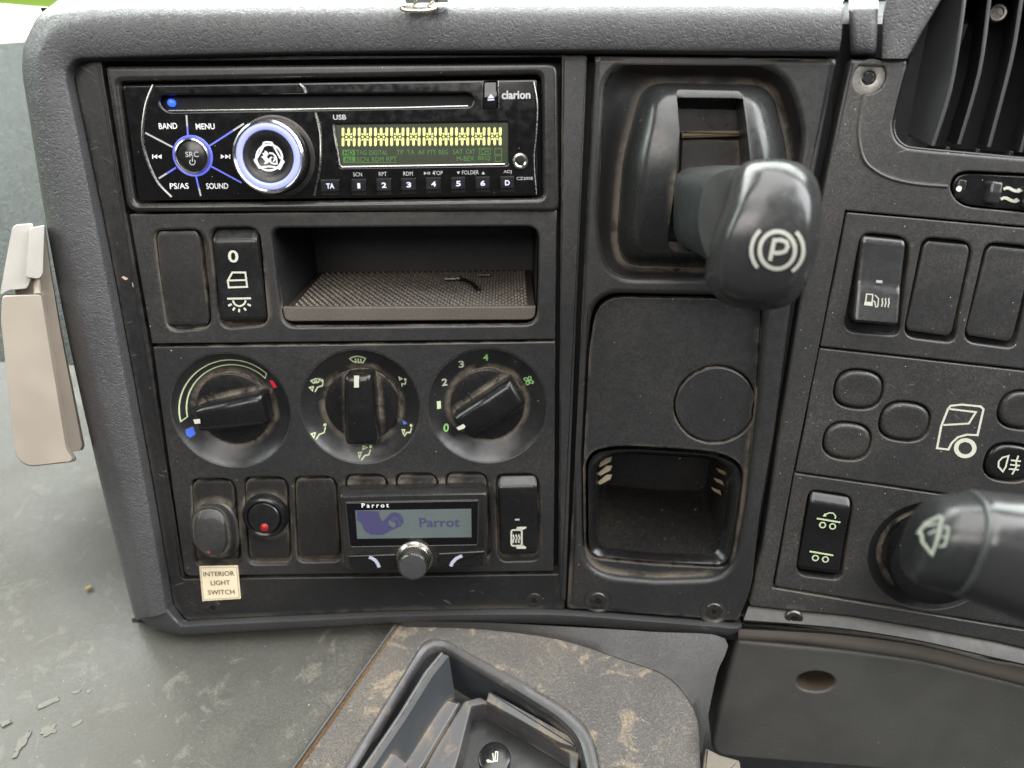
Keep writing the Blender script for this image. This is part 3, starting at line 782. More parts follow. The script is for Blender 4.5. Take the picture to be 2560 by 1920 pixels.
ll = [A.uv(x, y, -2) for x, y in rpoly([(708,768,0),(1339,766,0),(1337,799,22),(712,803,22)], 0)]
ll = ccw([tuple(p) for p in ll])
part(tray, 'front_lip', MB().plate(ll, -5, -1.4, .5), M_TRAYLIP)
clip = thing('metal_clip', 'small metal clip lying on the mat at the back of the storage tray', 'clip', A, (1150, 690), -50)
def tz(px, z): return A.uv(px, 700, z).x
zc = -46
part(clip, 'bar', MB().tube([(tz(1112, zc), mv(zc) + 1.2, zc), (tz(1152, zc), mv(zc) + 1.2, zc - 1)], 1.1, 8), M_DCHROME)
part(clip, 'arm', MB().tube([(tz(1152, zc), mv(zc) + 1.2, zc - 1), (tz(1178, -36), mv(-36) + 2.0, -36), (tz(1196, -27), mv(-27) + .9, -27)], [1.0, .8, 1.3], 8), M_SCREW)
part(clip, 'bar', MB().tube([(tz(1198, -54), mv(-54) + .9, -54), (tz(1226, -54), mv(-54) + .9, -54)], .8, 8), M_SCREW)

def blank(label, F, q, mat, h=.3, grp='blank switch covers', hb=-4.6):
    t = solo('blank_switch_cover', label, 'switch cover', F, ((q[2][0] + q[3][0]) / 2, q[2][1]), -4, pillow(F, q, [(0, h - .3), (.5, h), (1, h - .5)], .7, .10, .24, hb, h, sag=-.0), mat, group=grp)
    return t
blank('plain black blank cover beside the cab light switch with 0, door and lamp symbols', A, SW1, M_BLANK, -.6)
def rocker(label, F, q, prof, mat=None, hb=-4.6):
    t = thing('rocker_switch', label, 'switch', F, ((q[2][0] + q[3][0]) / 2, q[2][1]), -4, group='rocker switches on the dashboard')
    mbx = pillow(F, q, prof, 1.0, .09, .22, hb, prof[1][1])
    part(t, 'rocker', mbx, mat or M_SW, ang=40)
    return t
def hprof(prof, s):
    for (a, x), (b, y) in zip(prof, prof[1:]):
        if s <= b: return lerp(x, y, (s - a) / (b - a))
    return prof[-1][1]
pr2 = [(0, .8), (.06, 2.4), (.5, 1.9), (.86, 2.8), (.90, 2.6), (1, -.5)]
rk = rocker('black rocker switch with 0, door and ceiling lamp symbols beside storage tray', A, SW2, pr2)
part(rk, 'zero_mark', lettering(MB(), '0', A, 583, 641, 26, 31, 2.95, .02, -4), P_CREAM)
mb = MB(); h = 2.4
mb.stroke(A, cr(k5, [(1035,668),(1155,668),(1172,800),(1003,806),(993,745)]), 4.6, h + .1, True); mb.stroke(A, cr(k5, [(993,742),(1166,738)]), 4.2, h + .14)
part(rk, 'door_symbol', mb, P_CREAM)
mb = MB(); h = 2.45
mb.stroke(A, cr(k5, [(988,910),(1208,906)]), 4.8, h); mb.stroke(A, cr(k5, [(1100 + 58 * math.cos(R(a)), 920 + 58 * math.sin(R(a))) for a in range(5, 176, 17)]), 4.6, h + .03)
for a in (28, 60, 92, 122, 152):
    mb.stroke(A, cr(k5, [(1102 + 82 * math.cos(R(a)), 922 + 82 * math.sin(R(a))), (1102 + 118 * math.cos(R(a)), 922 + 112 * math.sin(R(a)))]), 5, h)
part(rk, 'lamp_symbol', mb, P_CREAM)

# ------------------------------------------------------------------ heater panel
heat = thing('heater_control_panel', 'charcoal heater panel with three rotary dials and a row of switches', 'control panel', A, (910, 1430), -6)
DR = 148.0
dcs = [(576,1028), (901,1019), (1218,1017)]
dc = [A.uv(x, y, 0) for x, y in dcs]
drad = [DR * A.mm(x, y, 0) for x, y in dcs]
HA = [(480,1204),(582,1203),(598,1400),(492,1403)]
HB = [(612,1200),(715,1199),(724,1396),(624,1399)]
HC = [(737,1199),(836,1197),(850,1390),(746,1393)]
HD = [(866,1194),(964,1193),(976,1386),(876,1388)]; HE = [(992,1191),(1090,1190),(1100,1383),(1002,1385)]; HF = [(1117,1189),(1215,1188),(1222,1381),(1126,1383)]
HG = [(1244,1193),(1343,1191),(1344,1388),(1250,1391)]
holes = [circ(c, r, 56) for c, r in zip(dc, drad)]
for q in (HA, HB, HC, HD, HE, HF, HG):
    g_ = grow(q, 5, 7, 6, 14)
    holes.append(ulp(A, [(x, y, rr) for (x, y), rr in zip(g_, (22, 34, 22, 24))], 20, 0))
ho = [(382,868,3),(1388,855,3),(1384,1428,3),(462,1440,16)]
part(heat, 'plate', MB().plate(ulp(A, ho, 3, 0), -5, 0, .5, holes, .8, seg=4), M_PANEL)
part(heat, 'well_back', MB().plate(ulp(A, [(460,1180),(1370,1170),(1370,1412),(490,1420)], 0, -5), -5.7, -4.95, 0), M_BLANK)
DEP = 6.0
def dish_h(c, r):
    ri = r * .64
    def f(q):
        d = math.hypot(q.x - c.x, q.y - c.y); t = max(0, min(1, (r - d) / (r - ri)))
        return -.25 - (DEP - .3) * (t ** .85) + .18
    return f
DH = [dish_h(c, r) for c, r in zip(dc, drad)]
M_DISH = plastic('dial_dish_plastic', (.013, .013, .014), .32, .55, None, speck=.14, film=.12, crease=.8, film_col=(.10, .085, .065))
for c, r in zip(dc, drad):
    pf = [(r + .4, -.35)]
    for i in range(0, 9):
        d = r - (r * .36) * i / 8; pf.append((d, -.3 - (DEP - .3) * ((i / 8) ** .85)))
    pf += [(r * .62, -DEP - .6), (r * .5, -DEP - .8)]
    part(heat, 'dial_dish', MB().revolve(c, pf, 72, False), M_DISH)
def icon(i, kk, strokes, w, mat, name='airflow_symbol', fills=(), dots=()):
    mb = MB()
    for k, s in enumerate(strokes):
        cl = s[0] == 'c'; p = s[1:] if cl else s
        mb.stroke(A, cr(kk, p), w, (lambda q, f=DH[i], e=.012 * k: f(q) + e), cl, hb=-2.2)
    for s in fills: mb.fill(A, cr(kk, s), (lambda q, f=DH[i]: f(q) + .05), hb=-2.2)
    for (x, y, r) in dots: mb.fill(A, cr(kk, [(x + r * math.cos(R(a)), y + r * math.sin(R(a))) for a in range(0, 360, 30)]), (lambda q, f=DH[i]: f(q) + .05), hb=-2.2)
    return part(heat, name, mb, mat)
# temperature dial: long outlined arc, hot and cold marks
c = A.uv(577, 1020, -2.2)
def pol(rp, a): return (577 + rp * math.cos(R(a)), 1020 - rp * math.sin(R(a)) * .93)
arc_o = [pol(129, a) for a in range(196, 41, -5)]
arc_i = [pol(114, a) for a in range(43, 198, 5)]
mb = MB().stroke(A, arc_o + arc_i, 2.6, DH[0], True, hb=-2.2); part(heat, 'temperature_arc', mb, P_GREENW)
icon(0, k9, [], 3, P_RED, 'hot_mark', fills=[[(985,358),(1018,350),(1052,405),(1018,418)]])
icon(0, k9, [], 3, P_BLUE, 'cold_mark', fills=[[(330,738),(378,726),(402,780),(368,800),(340,780)]])
def seat(x, y, s=1.0): return [(x, y), (x - 8 * s, y + 38 * s), (x - 38 * s, y + 42 * s), (x - 58 * s, y + 82 * s)]
icon(1, k9, [['c', (1622,183), (1650,168), (1685,161), (1720,168), (1746,181), (1722,222), (1685,212), (1650,214)], [(1667,226), (1665,200), (1668,182)], [(1690,228), (1686,202), (1690,182)], [(1712,226), (1708,202), (1710,182)]], 3.2, P_GREENW, 'windscreen_symbol')
icon(1, k9, [['c', (1322,350), (1355,338), (1387,345), (1372,372), (1338,372)], [(1350,368), (1348,350)], [(1362,370), (1360,350)], ['c', (1310,405), (1335,402), (1330,436)], [(1408,370), (1400,404), (1365,412), (1346,448)]], 2.7, P_GREENW, dots=[(1400,360,11)])
icon(1, k9, [['c', (1330,762), (1356,760), (1350,794)], [(1426,730), (1420,768), (1386,776), (1366,808)]], 2.7, P_GREENW, dots=[(1422,713,11)])
icon(1, k9, [['c', (1692,925), (1716,922), (1704,956)], ['c', (1724,880), (1758,890), (1726,904)], [(1786,905), (1776,938), (1744,944), (1722,972)]], 2.7, P_GREENW, dots=[(1785,884,11)])
icon(1, k9, [['c', (2012,330), (2038,341), (2016,354)], [(2068,358), (2062,384), (2032,384), (2036,408)]], 2.7, P_GREENW, dots=[(2064,343,10)])
icon(1, k9, [['c', (2036,748), (2058,746), (2048,780)], [(2114,722), (2106,756), (2076,762), (2056,790)]], 2.7, P_GREENW, dots=[(2110,706,11)])
icon(1, k9, [], 3, P_BLUE, 'cool_air_mark', fills=[[(2040,680),(2074,695),(2042,708)]])
for s, x, y, mt in (('0',1115,1071,P_GREEN), ('1',1097,1014,P_GREENW), ('2',1111,957,P_CREAM), ('3',1153,912,P_CREAM), ('4',1214,895,P_GREEN)):
    part(heat, 'dial_number', lettering(MB(), s, A, x, y, 9 if s == '1' else 13, 20, DH[2], .018, 0, hb=-2.2), mt)
fb = []
for a in (20, 110, 200, 290):
    l = []
    for k in range(10):
        t = 2 * math.pi * k / 10; x, y = 22 + 17 * math.cos(t), 12 * math.sin(t)
        l.append((1838 + x * math.cos(R(a)) - y * math.sin(R(a)), 357 + x * math.sin(R(a)) + y * math.cos(R(a))))
    fb.append(['c'] + l)
icon(2, k10, fb, 2.2, P_GREEN, 'fan_symbol')
# knobs
def dial_knob(i, label, barq, tick, disc_px, topside):
    c = dc[i]; r = drad[i] * .635
    t = thing('heater_dial_control', label, 'control knob', A, disc_px, -6, group='rotary heater knobs')
    part(t, 'disc', MB().revolve(c, [(r, -DEP - .4), (r, -DEP + 1.6), (r * .97, -DEP + 2.3), (r * .93, -DEP + 2.5), (r * .5, -DEP + 2.3), (.01, -DEP + 2.2)], 64, False), M_KNOB)
    bar = part(t, 'grip', pillow(A, barq, [(0, 6.0), (.5, 6.9), (1, 5.6)], 2.9, .14, .2, -DEP + 1.6, 4.5, nr=18, nc=12, sag=-.5), M_SWG, ang=60)
    part(bar, 'pointer_mark', MB().fill(A, tick, 7.2), P_CREAM)
    return t
def turn(q): return q
dial_knob(0, 'temperature knob of the left dial with red and blue marks', [(483,1020),(496,1080),(672,1062),(656,982)], [(483,1049),(500,1047),(501,1058),(487,1060)], (590,1090), 'l')
dial_knob(1, 'air direction knob standing upright in the middle dial', [(859,938),(932,934),(946,1112),(862,1112)], [(885,939),(898,939),(897,969),(885,969)], (905,1100), 't')
dial_knob(2, 'fan speed knob of the right dial numbered 0 to 4', [(1276,946),(1316,1012),(1178,1094),(1128,1044)], [(1141,1069),(1158,1060),(1164,1066),(1161,1071),(1146,1076)], (1218,1090), 'r')

# switches in the lower row
def plate_cover(t, q, name='cover'):
    return part(t, name, pillow(A, q, [(0, -1.4), (.5, -.9), (1, -1.2)], .6, .10, .24, -5.2, -1), M_BLANK)
M_RUB = plastic('dusty_black_rubber', (.014, .0145, .015), .42, .5, None, speck=.15, film=.3, crease=.5)
tg = thing('oval_rocker_switch', 'black oval rocker switch above the interior light sticker', 'switch', A, (540, 1400), -4)
plate_cover(tg, HA)
def oval(cx, cy, rx, ry, h, n=48, e=2.5):
    c = A.uv(cx, cy, h); k = A.mm(cx, cy, h); o = []
    for i in range(n):
        a = 2 * math.pi * i / n; ca, sa = math.cos(a), math.sin(a)
        o.append((c.x + rx * k * math.copysign(abs(ca) ** (2 / e), ca), c.y + ry * k * math.copysign(abs(sa) ** (2 / e), sa), h))
    return o
part(tg, 'flange', MB().loft([oval(543,1326,55,78,-1.2), oval(543,1326,54,77,1.2), oval(540,1327,51,74,2.0), oval(532,1329,50,72,8), oval(529,1330,50,71,10.4), oval(528.5,1330,46,67,11.2), oval(528,1330,43,64,11.0)], False, True), M_RUB)
def tilt_oval(cx, cy, rx, ry, h, dz):
    o = oval(cx, cy, rx, ry, h); ys = [p[1] for p in o]; a, b = min(ys), max(ys)
    return [(x, y, z + dz * ((b - y) / (b - a) - .5)) for x, y, z in o]
tr = part(tg, 'rocker', MB().loft([oval(528,1330,42,62,10.4), tilt_oval(527,1331,41,60,12.4,3), tilt_oval(526,1338,38,50,13.8,2), tilt_oval(525.5,1342,36,46,14.1,1.5)], False, True), M_RUB)
part(tr, 'indicator_lamp', MB().revolve(A.uv(523,1382,14), [(1.1, 13), (1.1, 15.0), (.7, 15.3), (.01, 15.4)], 14, False), plastic('dull_red_lens', (.07, .012, .012), .35))
rb = thing('round_rocker_switch', 'round black rocker switch with a red indicator lamp', 'switch', A, (672, 1395), -4)
plate_cover(rb, HB)
def cpx(x, y, h): return A.uv(x, y, h)
c = cpx(661, 1293, 2); k_ = A.mm(661, 1293, 2)
part(rb, 'bezel', MB().revolve(c, [(58 * k_, -1.2), (57 * k_, 1.2), (52 * k_, 2.8), (47 * k_, 3.2), (43 * k_, 2.8), (41 * k_, 2.0)], 56, False), M_SWG)
part(rb, 'rocker', MB().loft([[(x, y, 1.6) for x, y in circ(c, 40.5 * k_, 48)], [(x, y, 3.0 + (y - c.y) * -.10) for x, y in circ(c, 39.5 * k_, 48)], [(x, y, 3.4 + (y - c.y) * -.10) for x, y in circ(c, 37 * k_, 48)]], False, True), M_SW)
part(rb, 'indicator_lamp', MB().revolve(A.uv(661, 1319, 4), [(1.95, 3), (1.95, 4.2), (1.3, 4.8), (.01, 5.0)], 18, False), G_RED)
blank('plain black blank cover left of the hands free display', A, HC, M_BLANK, -.5)
for q, w in ((HD, 'left end'), (HE, 'middle'), (HF, 'right end')):
    blank('blank cover mostly hidden behind the %s of the hands free display' % w, A, q, M_BLANK, -.5)
prG = [(0, .2), (.07, 2.0), (.5, 1.8), (.855, 3.2), (.89, 3.0), (1, -1.0)]
rg_ = rocker('black rocker switch with heated mirror symbol beside the hands free display', A, HG, prG)
mb = MB(); h = 2.1
mb.stroke(A, cr(k12, rpoly([(1512,648,16),(1594,648,16),(1594,772,16),(1512,772,16)], 14)), 4.2, h, True)
for x in (1530, 1552, 1574):
    mb.stroke(A, cr(k12, [(x, 750), (x - 7, 733), (x + 5, 712), (x - 3, 692)]), 3, h + .02); mb.fill(A, cr(k12, [(x - 11, 696), (x - 2, 678), (x + 6, 696)]), h + .04)
mb.fill(A, cr(k12, [(1556,624),(1630,622),(1628,634),(1600,648),(1586,640),(1552,640)]), h + .06)
mb.fill(A, cr(k12, [(1552,780),(1592,778),(1606,768),(1630,784),(1626,796),(1552,796)]), h + .06)
part(rg_, 'mirror_symbol', mb, P_CREAM)
part(rg_, 'indicator_lamp', MB().fill(A, cr(k12, [(1540,560),(1576,559),(1576,572),(1540,573)]), 2.35), P_GREY)

# ------------------------------------------------------------------ hands-free display unit
hf = thing('hands_free_display', 'small hands free phone display with a knurled knob on the heater panel', 'display unit', A, (1030, 1420), 0)
HFH = 15.0
def hloop(pts, r, h): return [(*A.uv(x, y, h), h) for x, y in rpoly(pts, r, 4)]
bodyl = [hloop([(856,1214),(1212,1208),(1212,1408),(868,1416)], 10, -.4), hloop([(850,1213),(1214,1207),(1214,1410),(862,1418)], 10, 4), hloop([(847,1232),(1219,1226),(1218,1416),(862,1424)], 8, HFH - 2.4), hloop([(848,1237),(1218,1231),(1217,1415),(864,1424)], 10, HFH - .8), hloop([(852,1242),(1213,1236),(1211,1413),(868,1421)], 10, HFH)]
part(hf, 'body', MB().loft(bodyl, False, True), M_RTRIM, ang=40)
part(hf, 'screen_glass', MB().plate(ulp(A, [(865,1257,3),(1195,1251,3),(1193,1361,5),(876,1366,6)], 4, HFH), HFH - .5, HFH + .35, .3), M_RADIO)
part(hf, 'screen_rim', MB().tube([A.p3(x, y, HFH + .1) for x, y in rpoly([(864,1256,3),(1196,1250,3),(1194,1362,6),(875,1367,8)], 4)], .26, 6, True), M_SLAT)
lc = part(hf, 'lcd', MB().plate(ulp(A, [(888,1276),(1178,1272),(1179,1343),(893,1347)], 0, HFH + .4), HFH + .3, HFH + .42, 0), P_LCD)
part(lc, 'lettering', lettering(MB(), 'Parrot', A, 1099, 1306, 101, 25, HFH + .5, .015), P_LCDINK)
mb = MB(); mb.fill(A, cr(k21, [(85,185),(455,195),(480,290),(520,365),(545,355),(600,300),(660,235),(740,210),(830,240),(885,310),(890,400),(850,450),(800,470),(720,500),(640,545),(540,600),(330,600),(230,540),(190,470),(170,400),(90,350)]), HFH + .48)
lg = part(lc, 'bird_logo', mb, P_LCDINK)
mb = MB(); mb.fill(A, cr(k21, [(650,340),(680,370),(740,385),(760,430),(730,480),(690,470),(645,440),(630,390)]), HFH + .55)
mb.stroke(A, cr(k21, [(730 + 30 * math.cos(R(a)), 325 + 26 * math.sin(R(a))) for a in range(0, 360, 30)]), 1.4, HFH + .54, True)
mb.stroke(A, cr(k21, [(770,345),(830,310),(880,315)]), 1.6, HFH + .55); mb.stroke(A, cr(k21, [(790,360),(810,410),(860,420)]), 1.6, HFH + .56)
part(lg, 'beak_outline', mb, P_LCD)
part(hf, 'lettering', lettering(MB(), 'Parrot', A, 938, 1263.5, 68, 12, HFH + .5, .02, space=1.5), P_WHITE)
part(hf, 'button', MB().plate(ulp(A, [(868,1388,3),(990,1384,3),(992,1424,6),(878,1426,12)], 4, HFH), HFH - .6, HFH + .7, .6), M_SW)
part(hf, 'button', MB().plate(ulp(A, [(1096,1382,3),(1212,1376,3),(1208,1412,10),(1094,1422,4)], 4, HFH), HFH - .6, HFH + .7, .6), M_SW)
part(hf, 'call_symbol', MB().stroke(A, cr(k21, [(295,990),(350,1005),(410,1050),(450,1110),(470,1165)]), 8.5, HFH + .9), P_LILAC)
part(hf, 'hang_up_symbol', MB().stroke(A, cr(k21, [(1705,1145),(1735,1080),(1790,1020),(1850,985),(1905,965)]), 8.5, HFH + .9), P_LILAC)
def ck(x, y, r, h, n=64, kn=0): 
    c = A.uv(x, y, h); k = A.mm(x, y, h)
    return [(c.x + (r + (kn if i % 2 else 0)) * k * math.cos(2 * math.pi * i / n), c.y + (r + (kn if i % 2 else 0)) * k * math.sin(2 * math.pi * i / n), h) for i in range(n)]
kb_ = part(hf, 'knob', MB().loft([ck(1036,1395,46,HFH - .5,96), ck(1036,1396,46,HFH + 1.6,96), ck(1035,1398,42,HFH + 2.2,96), ck(1035,1400,39.5,HFH + 3,96), ck(1035,1402,38.8,HFH + 3.2,96,1.0), ck(1032,1416,37,HFH + 8.6,96,1.0), ck(1032,1417,36,HFH + 9.2,96), ck(1032,1418,33.5,HFH + 9.8,96)], False, False), M_KNURL, ang=25)
part(kb_, 'cap', MB().loft([ck(1032,1418,33.8,HFH + 9.5,48), ck(1032,1418,32.5,HFH + 9.9,48), ck(1032,1418,20,HFH + 10.1,48)], False, True), M_LIP)

# ------------------------------------------------------------------ sticker
stk = thing('sticker', 'yellowed square sticker printed INTERIOR LIGHT SWITCH', 'sticker', A, (550, 1500), 0)
sq = [(498,1416),(594,1414),(602,1497),(506,1503)]
part(stk, 'paper', MB().plate(ulp(A, sq, 2, .6), .25, .45, 0), P_LABEL)
part(stk, 'border', MB().stroke(A, [(502,1419.5),(591,1417.5),(598,1494),(509,1499)], .9, .52, True), P_INK)
for s, x, y, w in (('INTERIOR', 547, 1434.5, 80), ('LIGHT', 551, 1457, 50), ('SWITCH', 553, 1480.5, 69)):
    part(stk, 'lettering', lettering(MB(), s, A, x, y, w * .97, 13, .53, .01, 1), P_INK)
# ------------------------------------------------------------------ brake panel
brk = thing('brake_panel', 'tall black fascia panel holding the parking brake lever and pocket', 'fascia panel', B, (1640, 1500), -8)
bo = [(1486,139,3),(2094,146,3),(2036,450,0),(1982,750,0),(1936,1090,0),(1900,1300,0),(1880,1478,40),(1846,1556,8),(1600,1538,0),(1417,1523,3),(1440,1100,0),(1462,600,0)]
ringo = [(1516,164,70),(1960,166,90),(2012,330,60),(1960,600,40),(1922,694,60),(1520,696,70),(1496,560,60),(1508,300,40)]
pocket = [(1486,733,70),(1912,742,40),(1896,1000,0),(1866,1260,20),(1842,1404,50),(1796,1449,50),(1640,1453,0),(1502,1441,50),(1456,1396,50),(1452,1150,20),(1466,880,20)]
part(brk, 'plate', MB().plate(ulp(B, bo, 3, 0), -12, 0, 2.4, [ulp(B, ringo, 40, 0, 7), ulp(B, pocket, 40, 0, 7)], 2.6, seg=6), M_PANEL)
inner = [(1606,206,56),(1930,212,56),(1972,400,50),(1955,560,30),(1912,672,50),(1560,664,44),(1541,600,30),(1556,400,40)]
N = 64
def rl(F, pts, r, h, n=N):
    l = rpoly(pts, r, 7); l = resample([Vector(p) for p in l], n); return [(*F.uv(p.x, p.y, h), h) for p in l]
def mixl(a, b, t, dh=0): return [tuple(lerp(Vector(p), Vector(q), t) + Vector((0, 0, dh))) for p, q in zip(a, b)]
r0, r1 = rl(B, ringo, 40, -2.4), rl(B, inner, 40, -12)
part(brk, 'lever_recess', MB().loft([rl(B, ringo, 40, -1.6), mixl(r0, r1, .10, -1.4), mixl(r0, r1, .3, -3.2), mixl(r0, r1, .55, -3.4), mixl(r0, r1, .8, -1.8), r1], False, False), M_PANEL, ang=50)
pk_in = [(1494,742,66),(1904,750,40),(1889,1000,0),(1860,1260,20),(1838,1402,50),(1794,1445,50),(1640,1449,0),(1504,1437,50),(1460,1392,50),(1459,1150,20),(1473,880,20)]
capc = B.uv(1788, 1012, -4.6); capr = 98 * B.mm(1788, 1012, -4.6)
bino = [(1462,1122,60),(1840,1120,80),(1862,1180,40),(1828,1418,34),(1640,1412,0),(1462,1392,40)]
bino = [(1463,1128,46),(1560,1114,60),(1800,1130,60),(1864,1165,40),(1852,1260,0),(1828,1420,34),(1640,1411,0),(1466,1394,36)]
part(brk, 'pocket_floor', MB().plate(ulp(B, pk_in, 30, -4.8), -11, -4.8, .3, [ulp(B, bino, 40, -4.8, 7), circ(capc, capr * 1.04, 48)], 1.0), M_PANEL)
part(brk, 'backing', MB().plate(ulp(B, [(1470,120),(2110,120),(1860,1560),(1420,1540)], 0, -30), -56, -54, 0), M_DARK)
screw(brk, B, 1495, 1500, 4.4, -.2); screw(brk, B, 1785, 1527, 4.4, -.2)
cap = thing('round_blanking_cap', 'round black blanking cap with a side notch below the brake lever', 'cap', B, (1788, 1108), -6)
cl = circ(capc, capr * .985, 72)
cl = [p for i, p in enumerate(cl) if not (i in (0, 1, 2, 70, 71))]
cl += []
nl = []
for i, p in enumerate(circ(capc, capr * .985, 72)):
    a = i * 5 if i < 36 else i * 5 - 360
    rr = capr * (.985 if abs(a + 2) > 11 else .935)
    nl.append((capc.x + rr * math.cos(R(a)), capc.y + rr * math.sin(R(a))))
part(cap, 'disc', MB().plate(nl, -10, -4.3, .7), M_PANEL)
# storage bin in the pocket
binb = thing('storage_bin', 'open black storage bin at the bottom of the brake panel', 'storage bin', B, (1650, 1410), -30)
i1 = [(1470,1134,42),(1560,1121,56),(1796,1137,56),(1856,1170,38),(1845,1260,0),(1822,1412,32),(1640,1404,0),(1472,1388,34)]
i2 = [(1492,1150,36),(1560,1134,40),(1780,1146,40),(1822,1172,34),(1818,1260,0),(1796,1386,26),(1640,1382,0),(1490,1366,30)]
L1, L2 = rl(B, i1, 40, -3.4), rl(B, i2, 36, -8.5)
part(binb, 'rim', MB().loft([rl(B, i1, 40, -11), L1, mixl(L1, L2, .25, .5), mixl(L1, L2, .6, .1), L2, rl(B, i2, 36, -10)], False, False), M_SWG, ang=50)
deep = [(x, y, -9) for x, y, z in rl(B, i2, 36, -9)]
cb = B.uv(1655, 1180, -40)
def shrink(l, sx, sy, h, cx_, cy): return [(cx_ + (x - cx_) * sx, cy + (y - cy) * sy, h) for x, y, z in l]
cxm = sum(p[0] for p in deep) / N; cym = sum(p[1] for p in deep) / N
lo = min(p[1] for p in deep); hi = max(p[1] for p in deep)
def scoop(l, t):                                # floor rises to the back wall
    out = []
    for x, y, z in l:
        s = (y - lo) / (hi - lo)
        out.append((cxm + (x - cxm) * (1 - .08 * t), lo + (hi - lo) * (s + (1 - s) * .30 * t), -9 - 42 * t))
    return out
part(binb, 'liner', MB().loft([deep] + [scoop(deep, t) for t in (.05, .2, .5, .9, 1.0)], False, True), M_POCK, ang=40)
for i in range(3):
    y = 1152 + i * 22
    part(binb, 'louvre', MB().loft([[(*B.uv(a, b, -16 - i), -16 - i) for a, b in ((1494, y + 10), (1516, y - 9), (1530, y - 10), (1526, y + 2), (1500, y + 16))], [(*B.uv(a, b, -21 - i), -21 - i) for a, b in ((1496, y + 8), (1516, y - 7), (1530, y - 8), (1526, y), (1502, y + 13))]]), plastic('pale_louvre_edge_%d' % i, (.30, .25, .17), .5))
    y = 1176 + i * 24; x = 1800 - i * 6
    part(binb, 'louvre', MB().loft([[(*B.uv(a + x - 1800, b, -15), -15) for a, b in ((1790, y - 6), (1812, y + 2), (1816, y + 14), (1796, y + 3))], [(*B.uv(a + x - 1800, b, -20), -20) for a, b in ((1790, y - 4), (1810, y + 3), (1814, y + 13), (1796, y + 4))]]), plastic('dark_louvre_edge_%d' % i, (.14, .10, .06), .5))

# ------------------------------------------------------------------ parking brake lever
lev = thing('parking_brake_lever', 'dark grey parking brake lever with a circled P on its grip', 'brake lever', B, (1740, 640), -8)
slotp = [(1694,220,10),(1862,224,12),(1876,400,0),(1868,560,0),(1850,648,24),(1690,640,26),(1670,610,20),(1688,450,0),(1700,330,0)]
vc = B.uv(1740, 420, 0).y; vh = abs(B.uv(1740, 206, 0).y - B.uv(1740, 670, 0).y) / 2
def arch(l, amp): return [(x, y, z - amp * ((y - vc) / vh) ** 2) for x, y, z in l]
NH = 144
top_out = [(1656,240,40),(1884,242,40),(1908,400,40),(1898,560,30),(1866,636,36),(1622,632,30),(1610,580,30),(1626,400,40)]
prof_l = []
for th in (0, 12, 25, 40, 55, 70, 82, 90):
    f_, hh_ = 1 - math.cos(R(th)), -12.4 + 27.4 * math.sin(R(th))
    q = [(lerp(a_[0], b_[0], f_), lerp(a_[1], b_[1], f_), lerp(a_[2], b_[2], f_)) for a_, b_ in zip(inner, top_out)]
    prof_l.append(arch(rl(B, q, 40, hh_, NH), 10 * math.sin(R(th))))
S0_ = [Vector(p) for p in resample([Vector(p) for p in rpoly(slotp, 10, 5)], 400)]
cxo = Vector((1775, 430))
src = [Vector(p) for p in resample([Vector(p) for p in rpoly(top_out, 40, 7)], NH)]
S1 = []
for p_ in src:
    d_ = (p_ - cxo).normalized(); q = max(S0_, key=lambda w: (w - cxo).normalized().dot(d_)); S1.append((*B.uv(q.x, q.y, 15.2), 15.2))
S1 = arch(S1, 10)
S2 = [(x, y, z - 1.0) for x, y, z in S1]
S3 = [(x, y, -11) for x, y, z in S1]
part(lev, 'gate_housing', MB().loft(prof_l + [mixl(prof_l[-1], S1, .5, .15), mixl(prof_l[-1], S1, .93, .05), S1, S2, S3], False, True), M_HOUS, ang=50)
part(lev, 'gate_slide', MB().plate(ulp(B, [(1690,272),(1880,276),(1884,332),(1690,332)], 0, -6), -11, -5.5, 0), M_SW)
part(lev, 'gate_slide', MB().plate(ulp(B, [(1704,346,6),(1864,350,10),(1872,600,0),(1690,600,0)], 4, -6), -11, -6.8, .8), M_BROWN)
part(lev, 'dust_ledge', MB().plate(ulp(B, [(1702,328),(1866,326),(1866,340),(1704,346)], 2, -6), -9, -4.2, .8), plastic('tan_dust', (.22, .175, .12), .8, .2, ('fine', 1.0, .6, .0002)))
part(lev, 'gate_sill', MB().plate(ulp(B, [(1672,604,4),(1770,612),(1762,640),(1700,638,10),(1668,622,10)], 6, 3), -6, 1.5, .6), M_TRAYLIP)
# arm and grip: outlines of successive sections from the gate outwards
def sec(pts, h, n=48): 
    l = cspline([Vector(p) for p in pts], 8); l = resample(l, n); return [(*B.uv(p.x, p.y, h), h) for p in l]
def clean(pts): return pts
s0 = [(1700,430),(1760,416),(1830,418),(1868,440),(1874,520),(1850,590),(1790,622),(1720,618),(1692,590),(1690,510)]
s1 = [(1692,436),(1760,416),(1850,416),(1890,440),(1900,520),(1870,600),(1800,640),(1726,626),(1688,592),(1684,510)]
s2 = [(1712,446),(1780,418),(1870,416),(1920,440),(1935,530),(1900,620),(1830,664),(1756,640),(1706,592),(1700,515)]
s3 = [(1768,452),(1820,424),(1900,418),(1960,450),(1972,550),(1940,650),(1870,708),(1794,680),(1752,600),(1748,520)]
arm = MB().loft([sec(s0, -4), sec(s1, 14), sec(s2, 30), sec(s3, 46), sec(s3, 54)], True, True)
ao = part(lev, 'arm', arm, M_LEVER, ang=80)
g0 = [(1800,470),(1870,420),(1960,420),(2010,470),(2020,560),(1990,660),(1930,730),(1850,735),(1792,700),(1776,600)]
g1 = [(1798,440),(1870,402),(1975,402),(2036,440),(2052,540),(2026,670),(1966,752),(1870,770),(1786,742),(1766,660)]
g1 = [(1836,430),(1885,402),(1980,402),(2036,440),(2053,530),(2034,650),(1980,750),(1890,774),(1800,750),(1762,690),(1780,600),(1812,510)]
